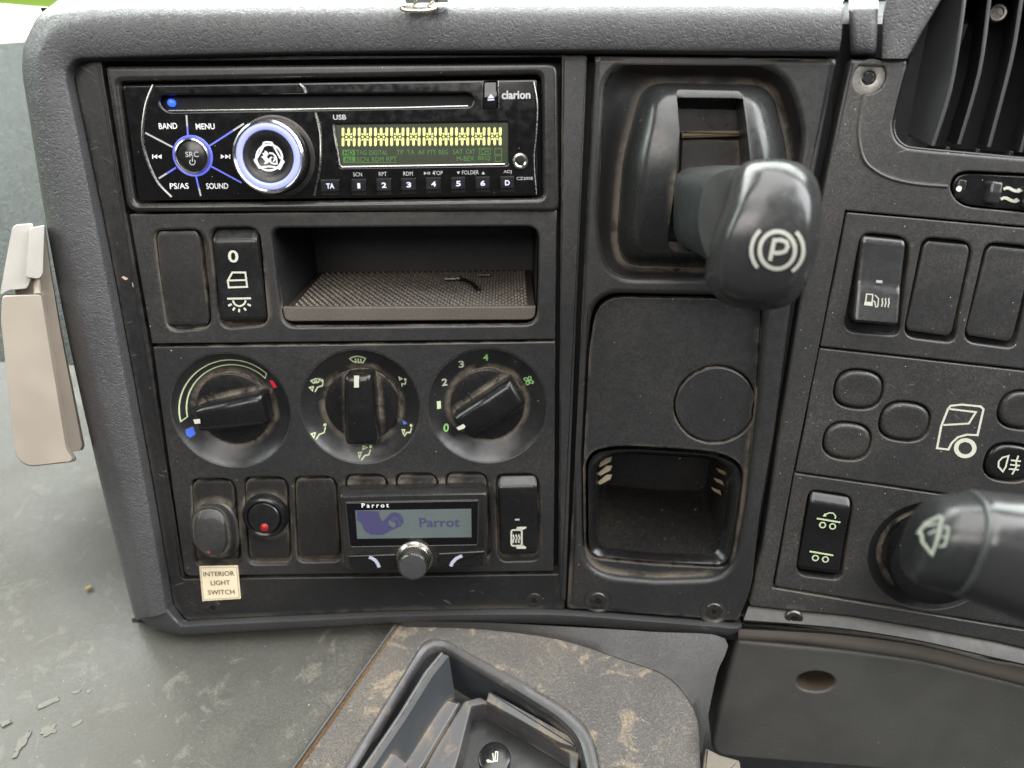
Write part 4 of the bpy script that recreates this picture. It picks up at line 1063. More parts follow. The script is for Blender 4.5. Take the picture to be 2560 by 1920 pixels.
g2 = [(1846,424),(1890,400),(1980,401),(2040,442),(2056,530),(2036,660),(1984,758),(1890,778),(1806,756),(1770,700),(1786,600),(1818,510)]
g3 = [(1868,440),(1900,412),(1974,412),(2030,450),(2046,535),(2026,655),(1978,744),(1894,766),(1820,748),(1792,700),(1802,600),(1832,510)]
g4 = [(1888,458),(1914,430),(1970,430),(2020,464),(2034,545),(2014,660),(1972,742),(1896,760),(1826,744),(1800,704),(1810,605),(1846,520)]
def bow(l, amp):
    cy = sum(p[1] for p in l) / len(l); hh = (max(p[1] for p in l) - min(p[1] for p in l)) / 2
    return [(x, y, z - amp * ((y - cy) / hh) ** 2) for x, y, z in l]
g4b = bow(sec(g4, 75.5, 64), 5)
cxg = sum(p[0] for p in g4b) / 64; cyg = sum(p[1] for p in g4b) / 64; hyg = max(p[1] for p in g4b) - cyg
def faceh(q): return 77.6 - 5 * ((q[1] - cyg) / hyg) ** 2
gl = [sec(g0, 40, 64), sec(g1, 50, 64), bow(sec(g2, 62, 64), 2), bow(sec(g3, 71, 64), 3.5), g4b]
for sc_ in (.93, .8, .6, .4, .2, .08):
    gl.append([(cxg + (x - cxg) * sc_, cyg + (y - cyg) * sc_, faceh((0, cyg + (y - cyg) * sc_)) - 1.6 * sc_ ** 3) for x, y, z in g4b])
fc = part(lev, 'grip', MB().loft(gl, True, True), M_KNOBF, ang=80)
mb = MB(); fh = lambda q: faceh(q) + .35
mb.stroke(B, [(1942 + 44 * math.cos(R(a)), 625 + 47 * math.sin(R(a))) for a in range(0, 360, 8)], 10, fh, True, hb=77)
mb.stroke(B, [(1942 + 65 * math.cos(R(a)), 625 + 66 * math.sin(R(a))) for a in range(138, 236, 7)], 9, fh, False, hb=77)
mb.stroke(B, [(1942 + 65 * math.cos(R(a)), 625 + 66 * math.sin(R(a))) for a in range(-44, 55, 7)], 9, fh, False, hb=77)
mb.stroke(B, [(1924,651),(1934,600),(1950,599),(1964,604),(1968,616),(1961,628),(1946,632),(1931,631)], 9.5, fh, False, hb=77)
part(fc, 'parking_symbol', mb, plastic('worn_grip_print', (.42, .42, .37), .5, .4, None, film=.4, film_col=(.25, .24, .21)))

# ------------------------------------------------------------------ right-hand fascia
rf = thing('right_fascia', 'dusty charcoal fascia on the right with vent opening and switch panels', 'fascia', C, (2200, 1560), -8)
vent_o = [(2366,-60),(2340,10),(2305,70),(2276,140),(2252,225),(2236,290),(2233,318),(2240,345),(2258,363),(2290,372),(2420,384),(2640,402),(2700,200),(2690,-60)]
slid = [(2370,470,40),(2392,426,40),(2700,440,0),(2700,545,0),(2400,516,40)]
c1o = [(2113,526,3),(2700,578,3),(2700,1600,3),(1930,1470,5),(1982,1186,0),(2047,868,0)]
ro_ = [(2128,148,2),(2262,152,0),(2700,152,0),(2720,1680,0),(1920,1566,0),(1868,1545,30),(1905,1370,0),(1952,1050,0),(2000,750,0),(2062,450,0)]
vo_s = [tuple(p) for p in cspline([Vector(p) for p in vent_o[:11]], 3, False)] + vent_o[11:]
vent_low = [p for p in vo_s if p[1] > 158 and p[0] < 2650]
# the vent opening cuts the top edge: outline follows it
edge = [(2128,148,3),(2268,152,2)] + [(x, y, 0) for x, y in vent_low] + [(2820,420,0),(2840,1682,0),(2560,1622,0),(2483,1604,0),(2302,1571,0),(2122,1541,0),(1990,1529,0),(1872,1516,10),(1905,1370,0),(1952,1050,0),(2000,750,0),(2062,450,0)]
boltc = C.uv(2174, 194, 0)
part(rf, 'face', MB().plate(ulp(C, edge, 2, 0), -10, 0, 1.3, [ulp(C, slid, 20, 0, 6), ulp(C, c1o, 3, 0), circ(boltc, 39 * C.mm(2174, 194), 36)], .6, seg=4), M_RPANEL)
part(rf, 'backing', MB().plate(ulp(C, [(2150,170),(2240,170),(2240,380),(2740,400),(2740,1600),(1950,1500)], 0, -10), -12, -10.2, 0), M_DARK)
bl = MB().revolve(boltc, [(6.6, -5), (6.6, -2.2), (5.9, -1.3), (3.4, -1.2), (2.7, -1.4), (2.4, -2.6), (.01, -2.7)], 32, False)
bt_ = part(rf, 'bolt', bl, M_BOLT)
stb = []
for i in range(12):
    q = (2.5 if i % 2 == 0 else 1.75); a = math.pi * i / 6 + .3; stb.append((boltc.x + q * math.cos(a), boltc.y + q * math.sin(a)))
part(bt_, 'drive_socket', MB().plate(stb, -3, -1.15, 0), M_DARK)
part(rf, 'bolt_well', MB().revolve(boltc, [(7.6, -.6), (7.3, -5.2), (.01, -5.3)], 32, False), M_DARK)
part(rf, 'raised_seam', MB().tube([C.p3(x, y, .05) for x, y in arc_px([(2160,236),(2151,280),(2146,320),(2149,360),(2162,402),(2190,428),(2230,447),(2290,460),(2368,466)], 5)], .75, 8), M_RPANEL)
screw(rf, C, 1985, 1547, 4.2, 2.3, cup=False)
# bevelled lower edge of the fascia
bt0 = [(1872,1514),(1990,1527),(2122,1539),(2302,1569),(2483,1602),(2560,1620),(2840,1682)]
bt1 = [(1858,1553),(1990,1562),(2122,1575),(2302,1604),(2483,1646),(2560,1663),(2840,1726)]
brow = [[C.p3(a[0], a[1], -1.6), C.p3(lerp(a[0], b_[0], .1), lerp(a[1], b_[1], .1), -.4), C.p3(lerp(a[0], b_[0], .3), lerp(a[1], b_[1], .3), .9), C.p3(lerp(a[0], b_[0], .92), lerp(a[1], b_[1], .92), 3.8), C.p3(b_[0], b_[1], 3.2), C.p3(b_[0], b_[1] + 1, -8)] for a, b_ in zip(bt0, bt1)]
be = MB().grid(list(zip(*[cspline(list(c_), 4, False) for c_ in zip(*brow)])))
be.add([tuple(p) for p in brow[0]], [tuple(range(6))])
part(rf, 'lower_edge', be, plastic('fascia_lower_edge_plastic', (.034, .031, .028), .55, .45, ('fine', 1.0, .3, .00006), speck=.06, film=.2), ang=50)  # browner and lighter than the face: warm bounce light put into the colour
part(rf, 'gap_liner', MB().grid([[C.p3(2080, 60, -14), C.p3(2420, 60, -14)], [C.p3(2080, 420, -14), C.p3(2300, 420, -14)]]).grid([[C.p3(2080, 60, -14), C.p3(2420, 60, -14)], [C.p3(2080, 0, -70), C.p3(2420, 0, -70)]]).grid([[C.p3(2100, 140, -14), C.p3(2040, 460, -14), C.p3(1860, 1560, -14)], [C.p3(2180, 140, -14), C.p3(2140, 460, -14), C.p3(1960, 1560, -14)]]), M_DARK)
# padded corner pieces right of the main pad
pd = thing('pad_end_piece', 'short grained pad piece between the main pad and the air vent', 'pad piece', C, (2160, 138), -6)
def padpiece(xl0, xr0, xl1, xr1, yb):
    rows = []
    for i in range(7):
        t = i / 6; xa, xb = lerp(xl0, xr0, t), lerp(xl1, xr1, t)
        e_ = -1.6 if i in (0, 6) else 0
        rows.append(cspline([C.p3(xb, yb, -6), C.p3(xb, yb - 4, .5 + e_), C.p3(lerp(xb, xa, .3), lerp(yb, 30, .35), 2.8 + e_), C.p3(lerp(xb, xa, .8), 36, 2.2 + e_), C.p3(xa, 14, -4 + e_), C.p3(xa, -22, -40)], 4, False))
    m = MB().grid(rows)
    for r in (rows[0], rows[-1]): m.add([tuple(p) for p in r], [tuple(range(len(r)))])
    return m
part(pd, 'pad', padpiece(2122, 2196, 2126, 2190, 138), M_PAD, ang=60)
pd2 = thing('vent_pad_surround', 'grained pad piece curving along the upper left edge of the air vent', 'pad piece', C, (2230, 146), -6)
pr_ = []
for xl, xr, y in ((2202,2268,146), (2202,2282,120), (2204,2303,80), (2208,2330,35), (2216,2356,-10), (2226,2376,-50)):
    pr_.append(cspline([C.p3(xl, y, -6), C.p3(xl + 1, y, .2), C.p3(xl + 8, y, 2.2), C.p3(lerp(xl, xr, .5), y, 3.2), C.p3(xr - 6, y, 2.4), C.p3(xr, y, .6), C.p3(xr + 2, y, -3)], 3, False))
mq = MB().grid(pr_); mq.add([tuple(p) for p in pr_[0]], [tuple(range(len(pr_[0])))])
part(pd2, 'pad', mq, M_PAD, ang=60)

# ------------------------------------------------------------------ air vent
vent = thing('air_vent', 'black dashboard air vent with tall upright slats', 'air vent', C, (2420, 390), -6)
vl = rpoly([(x, y) for x, y in vo_s], 0)
vl = [Vector(p) for p in vo_s]
vN = 80
vr = resample(vl, vN)
def vloop(h, s=1.0):
    c0 = Vector((2480, 170)); return [(*C.uv(*(c0 + (p - c0) * s), h), h) for p in vr]
part(vent, 'housing', MB().loft([vloop(-.6), vloop(-1.2, .994), vloop(-6, .985), vloop(-40, .97), vloop(-58, .95)], False, True), M_VENT, ang=50)
def slat(front, back, hf, hb_, th=.7, mat=None):
    f = [C.p3(x, y, hf) for x, y in front]; b = [C.p3(x, y, hb_) for x, y in back]
    f = cspline(f, 4, False); b = cspline(b, 4, False); du = Vector((th, 0, 0)); rows = []
    for p, q in zip(f, b):
        rows.append([q, lerp(p, q, .04), p, p + du * .5 + Vector((0, 0, .25)), p + du, lerp(p, q, .04) + du, q + du])
    m = MB().grid(rows)
    for r in (rows[0], rows[-1]): m.add([tuple(p) for p in r], [tuple(range(len(r)))])
    return m
SL = [([(2412,-60),(2406,0),(2394,90),(2370,230),(2328,364)], [(2330,-40),(2320,20),(2300,100),(2275,230),(2262,330)], -2.0, -16),
      ([(2480,-60),(2469,0),(2444,180),(2393,360)], [(2450,-60),(2440,0),(2416,180),(2366,352)], -7, -30),
      ([(2560,-60),(2549,0),(2524,150),(2468,367)], [(2530,-60),(2520,0),(2496,150),(2442,360)], -7, -30),
      ([(2640,-60),(2622,50),(2590,220),(2548,380)], [(2610,-60),(2594,50),(2564,220),(2520,372)], -7, -30)]
for f, b, hf, hb_ in SL:
    part(vent, 'slat', slat(f, b, hf, hb_, 1.3), M_SLAT, ang=30)
part(vent, 'front_sill', MB().tube([C.p3(x, y, -1.0) for x, y in arc_px([(2236,300),(2234,322),(2242,346),(2260,363),(2292,371),(2420,383),(2600,400)], 4)], .45, 6), M_SLAT)
for x in (2371, 2447, 2530):
    part(vent, 'slat_pivot', MB().plate(ulp(C, [(x - 6, 366 + (x - 2371) * .07), (x + 5, 368 + (x - 2371) * .07), (x + 3, 380 + (x - 2371) * .07), (x - 8, 378 + (x - 2371) * .07)], 1, -9), -14, -9, .3), M_SLAT)
vs = C.uv(2495, 32, -14)
vb = part(vent, 'screw', MB().revolve(vs, [(3.4, -20), (3.4, -14.2), (2.9, -13.6), (2.2, -13.7), (2.0, -14.6), (.01, -14.7)], 28, False), M_BOLT)
for i in range(3):
    a = R(90 + 120 * i)
    part(vb, 'drive_bar', MB().ribbon([vs, vs + Vector((math.cos(a), math.sin(a))) * 2.2], .5, -14.3), M_BOLT)
# vent slider
sld = thing('vent_slider', 'slim black air vent slider with wavy arrow marks', 'slider', C, (2460, 516), -8)
part(sld, 'track', MB().plate(ulp(C, [(2374,470,38),(2395,431,38),(2700,446,0),(2700,540,0),(2402,511,38)], 20, -2), -8, -1.6, .8), M_SWG)
part(sld, 'end_key', pillow(C, [(2397,447),(2420,450),(2408,500),(2384,496)], [(0, -.6), (.5, -.2), (1, -.6)], .7, .2, .4, -2.5, -.5), M_SW)
part(sld, 'end_mark', MB().fill(C, cr(k22, [(120,905),(150,830),(215,800),(275,810),(302,850),(285,935),(225,975),(160,955)]), -.05), paint('cream_dot', (.80, .68, .54)))
part(sld, 'thumb', pillow(C, [(2480,452),(2509,456),(2496,512),(2465,506)], [(0, 1.8), (.5, 2.6), (1, 1.8)], .9, .16, .3, -2.5, 1.5), M_STALK)
for oy, ox in ((0, 0), (25, -7)):
    mb = MB(); mb.stroke(C, [(2509 + ox, 473 + oy), (2516 + ox, 469.5 + oy), (2523 + ox, 470 + oy), (2532 + ox, 475 + oy), (2541 + ox, 478 + oy), (2547 + ox, 477.5 + oy)], 7, -1.45)
    mb.fill(C, [(2543 + ox, 472 + oy), (2549 + ox, 470.5 + oy), (2557 + ox, 477 + oy), (2545 + ox, 483 + oy)], -1.42)
    part(sld, 'wavy_arrow', mb, P_CREAM)
part(sld, 'thumb', pillow(C, [(2568,466),(2594,470),(2586,524),(2558,519)], [(0, 1.8), (.5, 2.6), (1, 1.8)], .9, .16, .3, -2.5, 1.5), M_STALK)

# ------------------------------------------------------------------ right switch panels
up_ = thing('upper_switch_panel', 'dusty panel with fuel heater switch and two blank covers', 'switch panel', C, (2300, 870), -6)
RA = [(2158,590),(2270,602),(2240,824),(2112,812)]
RB = [(2312,602),(2428,613),(2378,842),(2262,826)]
RC = [(2470,614),(2586,626),(2530,856),(2412,838)]
hl = []
for q in (RA, RB, RC):
    g_ = grow(q, 5, 9, 7, 16); hl.append(ulp(C, [(x, y, rr) for (x, y), rr in zip(g_, (28, 40, 24, 34))], 26, 0))
part(up_, 'plate', MB().plate(ulp(C, [(2117,531),(2700,583),(2700,938),(2052,866)], 3, 0), -5, 0, .5, hl, 1.0, seg=4), M_RPANEL)
part(up_, 'well_back', MB().plate(ulp(C, [(2110,570),(2690,620),(2690,900),(2080,850)], 0, -5), -5.7, -4.95, 0), M_DARK)
rkf = thing('rocker_switch', 'black rocker switch with a fuel pump and heat wave symbol', 'switch', C, (2175, 825), -4, group='rocker switches on the dashboard')
part(rkf, 'rocker', pillow(C, [(2158,590),(2270,602),(2240,812),(2128,803)], [(0, 5.2), (.04, 6.0), (.38, 3.4), (.46, 2.2), (.75, 1.2), (.93, 1.0), (1, .3)], 1.1, .07, .16, -4.6, 3.0), M_KNOBF, ang=40)  # lighter plastic than other rockers: light caught by its face put into colour
mb = MB(); h = 4.7
mb.fill(C, cr(k8, [(742,1305),(820,1308),(815,1370),(735,1365)]), h); mb.stroke(C, cr(k8, [(752,1310),(762,1235),(818,1240),(812,1312)]), 3, h + .05)
mb.stroke(C, cr(k8, [(730,1368),(822,1372)]), 2.6, h + .08); mb.stroke(C, cr(k8, [(838,1245),(872,1278),(864,1350),(846,1356),(838,1310),(822,1296)]), 2.6, h + .1)
for x in (902, 932, 962): mb.stroke(C, cr(k8, [(x + 8, 1272), (x + 2, 1290), (x + 8, 1316), (x - 2, 1345), (x, 1368)]), 2.8, h)
part(rkf, 'fuel_heater_symbol', mb, P_CREAM)
part(rkf, 'indicator_lamp', MB().fill(C, cr(k8, [(850,1106),(908,1110),(905,1136),(846,1131)]), 3.4), P_GREY)
blank('dusty blank cover next to the fuel heater switch', C, RB, M_BLANKR, .2)
blank('dusty blank cover cut by the right edge of the picture', C, RC, M_BLANKR, .2)
mid_ = thing('cab_button_panel', 'dusty panel with round buttons around a white truck cab outline', 'button panel', C, (2300, 1190), -6)
btn = [((905,390),1.0), ((1270,645),1.02), ((815,800),.98), ((2210,555),1.0), ((2100,970),1.0)]
bp_ = []
for (x, y), s in btn:
    (px, py), = cr(k14, [(x, y)]); bp_.append((px, py, s))
def bsh(px, py, s, h, g=0):
    o = []
    c = C.uv(px, py, h); k = C.mm(px, py, h)
    for i in range(40):
        a = 2 * math.pi * i / 40; ca, sa = math.cos(a), math.sin(a); e = 2.55
        x = (54 * s + g) * k * math.copysign(abs(ca) ** (2 / e), ca); y = (47 * s + g) * k * math.copysign(abs(sa) ** (2 / e), sa)
        o.append((c.x + x, c.y + y))
    return o
part(mid_, 'plate', MB().plate(ulp(C, [(2050,871),(2700,944),(2700,1282),(1990,1179)], 3, 0), -5, 0, .5, [bsh(*b, 0, 5) for b in bp_], .9, seg=4), M_RPANEL)
part(mid_, 'well_back', MB().plate(ulp(C, [(2060,900),(2690,960),(2690,1250),(2010,1160)], 0, -5), -5.7, -4.95, 0), M_DARK)
for i, b in enumerate(bp_):
    l = bsh(*b, 0); 
    o = part(mid_, 'round_button', MB().loft([[(x, y, -4.8) for x, y in l], [(x, y, -.7) for x, y in l], [(x, y, .2) for x, y in inset(l, .45)], [(x, y, .6) for x, y in inset(l, 1.1)], [(x, y, .7) for x, y in inset(l, 2.0)], [(x, y, .35) for x, y in inset(l, 5.0)]], False, True), M_SW if i == 4 else M_BLANKR, ang=50)
    if i == 4:
        mb = MB(); h = .95
        mb.stroke(C, cr(k14, [(2090,915),(2040,930),(2012,960),(2010,1000),(2045,1040),(2068,1000)]), 4, h, True)
        mb.stroke(C, cr(k14, [(2168,915),(2150,960),(2152,1000),(2118,1062)]), 4, h + .04)
        for a, c2 in (((2108,950),(2188,958)), ((2102,985),(2180,993)), ((2092,1018),(2172,1026))): mb.stroke(C, cr(k14, [a, c2]), 4, h + .08)
        part(o, 'fog_lamp_symbol', mb, P_CREAM)
mb = MB(); h = .12
mb.stroke(C, cr(k14, [(1612,545),(1632,520),(1720,510),(1870,525),(1892,548),(1845,752),(1760,748),(1690,768),(1640,815),(1615,865),(1525,855),(1558,680)]), 5, h, True)
mb.stroke(C, cr(k14, [(1625,545),(1832,570),(1775,660),(1575,672)]), 4.6, h + .04)
mb.stroke(C, cr(k14, [(1748 + 72 * math.cos(R(a)), 855 + 64 * math.sin(R(a))) for a in range(0, 360, 12)]), 10, h + .08, True)
part(mid_, 'truck_cab_symbol', mb, P_CREAM)
low_ = thing('lower_switch_panel', 'dusty panel with the axle lift switch and rotary knob', 'switch panel', C, (2250, 1480), -6)
RD = [(2028,1230),(2129,1246),(2098,1438),(1994,1424)]
kcx = C.uv(2330, 1392, 0); kr = 112 * C.mm(2330, 1392)
g_ = grow(RD, 6, 6, 6, 14)
part(low_, 'plate', MB().plate(ulp(C, [(1987,1184),(2700,1288),(2700,1592),(1938,1465,6)], 3, 0), -5, 0, .5, [ulp(C, [(x, y, rr) for (x, y), rr in zip(g_, (22, 30, 24, 30))], 22, 0), circ(kcx, kr * 1.32, 56)], .9, seg=4), M_RPANEL)
part(low_, 'well_back', MB().plate(ulp(C, [(2000,1210),(2690,1300),(2690,1570),(1960,1450)], 0, -7), -8.7, -7.95, 0), M_DARK)
part(low_, 'knob_dish', MB().revolve(kcx, [(kr * 1.33, -.3), (kr * 1.2, -2.5), (kr * 1.05, -5), (kr * .9, -6)], 56, False), M_DISH)
rka = thing('rocker_switch', 'black rocker switch with raised and lowered axle symbols', 'switch', C, (2046, 1432), -4, group='rocker switches on the dashboard')
part(rka, 'rocker', pillow(C, RD, [(0, .6), (.05, 1.6), (.5, 1.4), (.86, 2.6), (.9, 2.4), (1, -.8)], 1.0, .07, .2, -4.6, 1.6), M_SW, ang=40)
for ox, oy, lift in ((0, 0, 1), (-18, 82.5, 0)):
    mb = MB(); h = 2.75 if lift else 2.0
    mb.stroke(C, [(2042 + ox, 1296 + oy), (2101 + ox, 1306 + oy)], 4.2, h)
    for x, y in ((2056.5, 1312.5), (2081.5, 1316)): mb.stroke(C, [(x + ox + 7.2 * math.cos(R(a)), y + oy + 6.6 * math.sin(R(a))) for a in range(0, 360, 24)], 3, h + .03, True)
    if lift:
        mb.stroke(C, [(2088,1297),(2089,1290),(2083,1283),(2074,1282),(2066,1285),(2062,1289)], 3, h + .3)
        mb.fill(C, [(2057,1290),(2066,1292),(2062,1283)], h + .33)
    part(rka, 'axle_symbol', mb, P_GREENW)
rot = thing('rotary_light_knob', 'round black rotary knob half hidden behind the column stalk', 'knob', C, (2300, 1480), -6)
part(rot, 'disc', MB().revolve(kcx, [(kr * .97, -6.2), (kr * .98, 6), (kr * .95, 8), (kr * .9, 8.6), (kr * .5, 8.2), (.01, 8)], 56, False), M_SWG)

# ------------------------------------------------------------------ column stalk
ST = turned(C.glob(2400, 1400, 0), R(11), R(4.8))
stk_ = thing('column_stalk', 'grey steering column stalk with a wiper symbol on its dark tip', 'stalk', C, (2450, 1480), 60)
def ssec(px, yt, yb, h0, n=40):
    """cross-section of the stalk at picture column px: from top edge yt to bottom edge yb, centred at height h0"""
    a, b = C.p3(px, yt, h0), C.p3(px, yb, h0); c = (a + b) / 2; rv = (a - b).length / 2
    o = []
    for i in range(n):
        t = 2 * math.pi * i / n; ct, s_ = math.cos(t), math.sin(t); e = 2.5
        y = rv * math.copysign(abs(s_) ** (2 / e), s_); z = rv * .92 * math.copysign(abs(ct) ** (2 / e), ct)
        o.append((c.x + .12 * y, c.y + y, c.z + z))
    return o
HS = 108
tip = [ssec(2292,1330,1384,HS), ssec(2282,1296,1408,HS), ssec(2284,1272,1428,HS), ssec(2300,1256,1442,HS), ssec(2330,1246,1450,HS), ssec(2396,1244,1464,HS)]
tip = [ssec(2276,1322,1392,HS), ssec(2279,1292,1414,HS), ssec(2290,1270,1432,HS), ssec(2312,1252,1446,HS), ssec(2345,1244,1455,HS), ssec(2400,1242,1466,HS)]
part(stk_, 'tip', MB().loft(tip, True, True), M_STALKT, ang=70)
body = [ssec(2400,1240,1468,HS), ssec(2412,1237,1472,HS), ssec(2430,1238,1478,HS), ssec(2500,1246,1502,HS), ssec(2600,1262,1540,HS), ssec(2760,1290,1600,HS)]
part(stk_, 'sleeve', MB().loft(body, True, True), M_STALK, ang=70)
part(stk_, 'collar', MB().loft([ssec(2396,1241,1467,HS + .4), ssec(2400,1237,1470,HS + .6), ssec(2408,1236,1472,HS + .6), ssec(2412,1239,1471,HS + .4)], True, True), M_LEVER, ang=70)
tipz = HS + max(p[2] for p in tip[4]) - HS
mb = MB(); h = tipz - .6
def w_(p): return cr(k23, p)
mb.stroke(C, w_([(400,545),(470,450),(610,375),(640,385),(600,600),(540,770),(440,640),(430,560)]), 8, h, True)
mb.stroke(C, w_([(450,480),(590,450)]), 6, h + .1); mb.stroke(C, w_([(500,560),(580,520)]), 5, h + .14)
mb.stroke(C, w_([(660,480),(710,490),(700,580),(670,680),(610,690)]), 6, h + .1); mb.stroke(C, w_([(640,590),(690,590)]), 5, h + .15)
part(stk_, 'wiper_symbol', mb, paint('worn_pale_print', (.36, .40, .33)))

# ------------------------------------------------------------------ knee panel
kp = thing('knee_panel', 'dark grey knee panel below the right fascia with an oval hole', 'knee panel', K, (2150, 1890), -10)
kx = [(1842,1600,10),(2122,1626,0),(2302,1651,0),(2483,1694,0),(2560,1714,0),(2720,1755,0),(2720,1990,0),(2300,1935,0),(1850,1898,0),(1796,1893,20),(1776,1868,26),(1796,1770,0)]
holec = cr(k15, [(772 + 133 * math.cos(R(a)), 1064 + 70 * math.sin(R(a))) for a in range(0, 360, 10)])
part(kp, 'face', MB().plate(ulp(K, kx, 10, 0), -24, 0, 2.2, [ccw([tuple(K.uv(x, y, 0)) for x, y in holec])], 1.2, seg=4), M_KNEE)
part(kp, 'hole_cup', MB().loft([[(*K.uv(x, y, 0), -1.2) for x, y in holec], [(*K.uv(2040 + (x - 2040) * .85, 1708 + (y - 1706) * .8, 0), -17) for x, y in holec]], False, True), plastic('dusty_brown_recess', (.05, .038, .026), .6, .3, None, film=.4, film_col=(.16, .115, .07)))
tb_ = []
for x, y, w in ((1846,1570,30), (1990,1577,31), (2122,1587,38), (2302,1612,40), (2483,1656,38), (2560,1668,46), (2760,1712,50)):
    tb_.append([K.p3(x, y - 6, -10), K.p3(x, y - 2, -2), K.p3(x, y + 3, 2.2), K.p3(x, y + w * .5, 2.6), K.p3(x, y + w - 4, 2.0), K.p3(x, y + w, -3)])
part(kp, 'top_trim', MB().grid(list(zip(*[cspline(list(c_), 4, False) for c_ in zip(*tb_)]))), M_KNEEB, ang=60)
part(kp, 'shadow_gap_liner', MB().grid([[K.p3(1850,1540,-16), K.p3(2740,1690,-16)], [K.p3(1850,1640,-16), K.p3(2740,1760,-16)]]), M_DARK)
# light strip of floor trim under the knee panel
solo('floor_edge_trim', 'pale worn trim on the floor below the knee panel corner', 'trim', E, (1790, 1900), 0, MB().plate(ulp(E, [(1764,1868),(1800,1886),(1850,1900),(1860,1990),(1750,1990)], 6, 6), .5, 6, 1.0), plastic('worn_pale_trim', (.17, .15, .12), .6, .3, None, film=.6, film_col=(.08, .075, .065)))

# ------------------------------------------------------------------ centre console with ashtray
con = thing('centre_console', 'dirty grained console cover in front of the dashboard', 'console', D, (1300, 1900), -10)
cout = [(1004,1550,0),(1814,1585,0),(1768,1800,0),(1752,1890,0),(1760,2020,0),(690,2020,0),(748,1920,0)]
rec = [(1062,1598,30),(1105,1596,22),(1195,1646,0),(1300,1702,0),(1410,1768,30),(1482,1832,50),(1500,1930,0),(1490,2010,0),(806,2010,0),(862,1918,0)]
part(con, 'cover', MB().plate(ulp(D, cout, 2, 0), -14, 0, 1.2, [ulp(D, rec, 20, 0, 6)], 1.2, seg=4), M_CONS)
# raised shoulder at the back and right
shl = [[(1004,1553),(1200,1556),(1400,1566),(1640,1580),(1812,1596),(1790,1690),(1768,1800),(1753,1885)],
       [(1010,1566),(1200,1572),(1400,1598),(1560,1650),(1660,1686),(1716,1740),(1744,1800),(1750,1880)]]
rws = []
for a, b in zip(*[cspline([Vector(p) for p in l], 4, False) for l in shl]):
    rws.append([D.p3(a.x, a.y, 5.5), lerp(D.p3(a.x, a.y, 5.5), D.p3(b.x, b.y, .3), .6) + Vector((0, 0, .6)), D.p3(b.x, b.y, .6), D.p3(b.x, b.y + 3, -.6)])
part(con, 'shoulder', MB().grid(rws), plastic('console_shoulder_vinyl', (.052, .050, .050), .55, .4, ('leather', .8, .5, .00022), speck=.08, film=.35, scratch=.5), ang=60)
part(con, 'side_wall', MB().grid([[D.p3(1812,1590,5), D.p3(1790,1690,5), D.p3(1768,1800,3), D.p3(1752,1890,1), D.p3(1758,2000,0)], [D.p3(1812,1590,-30), D.p3(1790,1690,-30), D.p3(1768,1800,-30), D.p3(1752,1890,-30), D.p3(1758,2000,-30)]]), M_KNEE)
part(con, 'edge_gap_dirt', MB().tube([D.p3(x, y, -1.2) for x, y in ((1000,1560),(940,1644),(850,1772),(742,1926),(690,2010))], 1.5, 8), M_RUST)
part(con, 'edge_strip', MB().tube([E.o * 0 + Vector((D.uv(x, y, .2).x, D.uv(x, y, .2).y, .2)) for x, y in ((990,1560),(930,1644),(838,1772),(728,1926),(676,2010))], .9, 8), M_LIP)
ash = thing('ashtray', 'open ashtray compartment set into the console with its lid raised', 'ashtray', D, (1200, 1900), -20)
rim_o = rl(D, rec, 20, -.2, 80)
rec_i = [(1068,1622,24),(1106,1616,16),(1192,1668,0),(1290,1724,0),(1390,1786,26),(1450,1840,40),(1470,1930,0),(1462,2004,0),(840,2004,0),(892,1918,0)]
rim_i = rl(D, rec_i, 20, -1.5, 80)
part(ash, 'rim', MB().loft([rl(D, rec, 20, -1.5, 80), mixl(rim_o, rim_i, .1, .2), mixl(rim_o, rim_i, .3, .8), mixl(rim_o, rim_i, .8, .4), rim_i, [(x, y, -7) for x, y, z in rim_i]], False, False), M_CONS2, ang=50)
part(ash, 'well', MB().loft([[(x, y, -6.5) for x, y, z in rim_i], [(x, y, -40) for x, y, z in rim_i]], False, True), M_LID)
# raised lid leaning to the left
lidq = [[D.p3(1106,1634,8), D.p3(1066,1682,8), D.p3(1000,1790,8), D.p3(905,1930,8), D.p3(850,2010,8)],
        [D.p3(1122,1640,8), D.p3(1082,1690,8), D.p3(1016,1796,8), D.p3(921,1936,8), D.p3(866,2016,8)],
        [D.p3(1138,1745,-16), D.p3(1100,1790,-16), D.p3(1062,1850,-16), D.p3(1010,1930,-16), D.p3(970,2010,-16)],
        [D.p3(1128,1745,-16), D.p3(1092,1786,-16), D.p3(1054,1846,-16), D.p3(1002,1926,-16), D.p3(962,2006,-16)]]
lm = MB().loft([list(x) for x in zip(*lidq)], True, True)
ld = part(ash, 'lid', lm, M_LID)
part(ld, 'lid_edge_wear', MB().tube([p + Vector((-.2, 0, .3)) for p in lidq[0]], .8, 8), M_CONS2)
part(ash, 'hinge_block', MB().plate(ulp(D, [(1112,1744,2),(1150,1756,2),(1060,1908,0),(990,2010,0),(944,2010,0)], 2, -13), -34, -13, .8), M_CONS2)
part(ash, 'catch', MB().loft([[(*D.uv(x, y, h), h) for x, y in ((946,1880),(990,1888),(1018,1912),(1000,1960),(920,1950))] for h in (-12, 2)], True, True), M_CONS2)
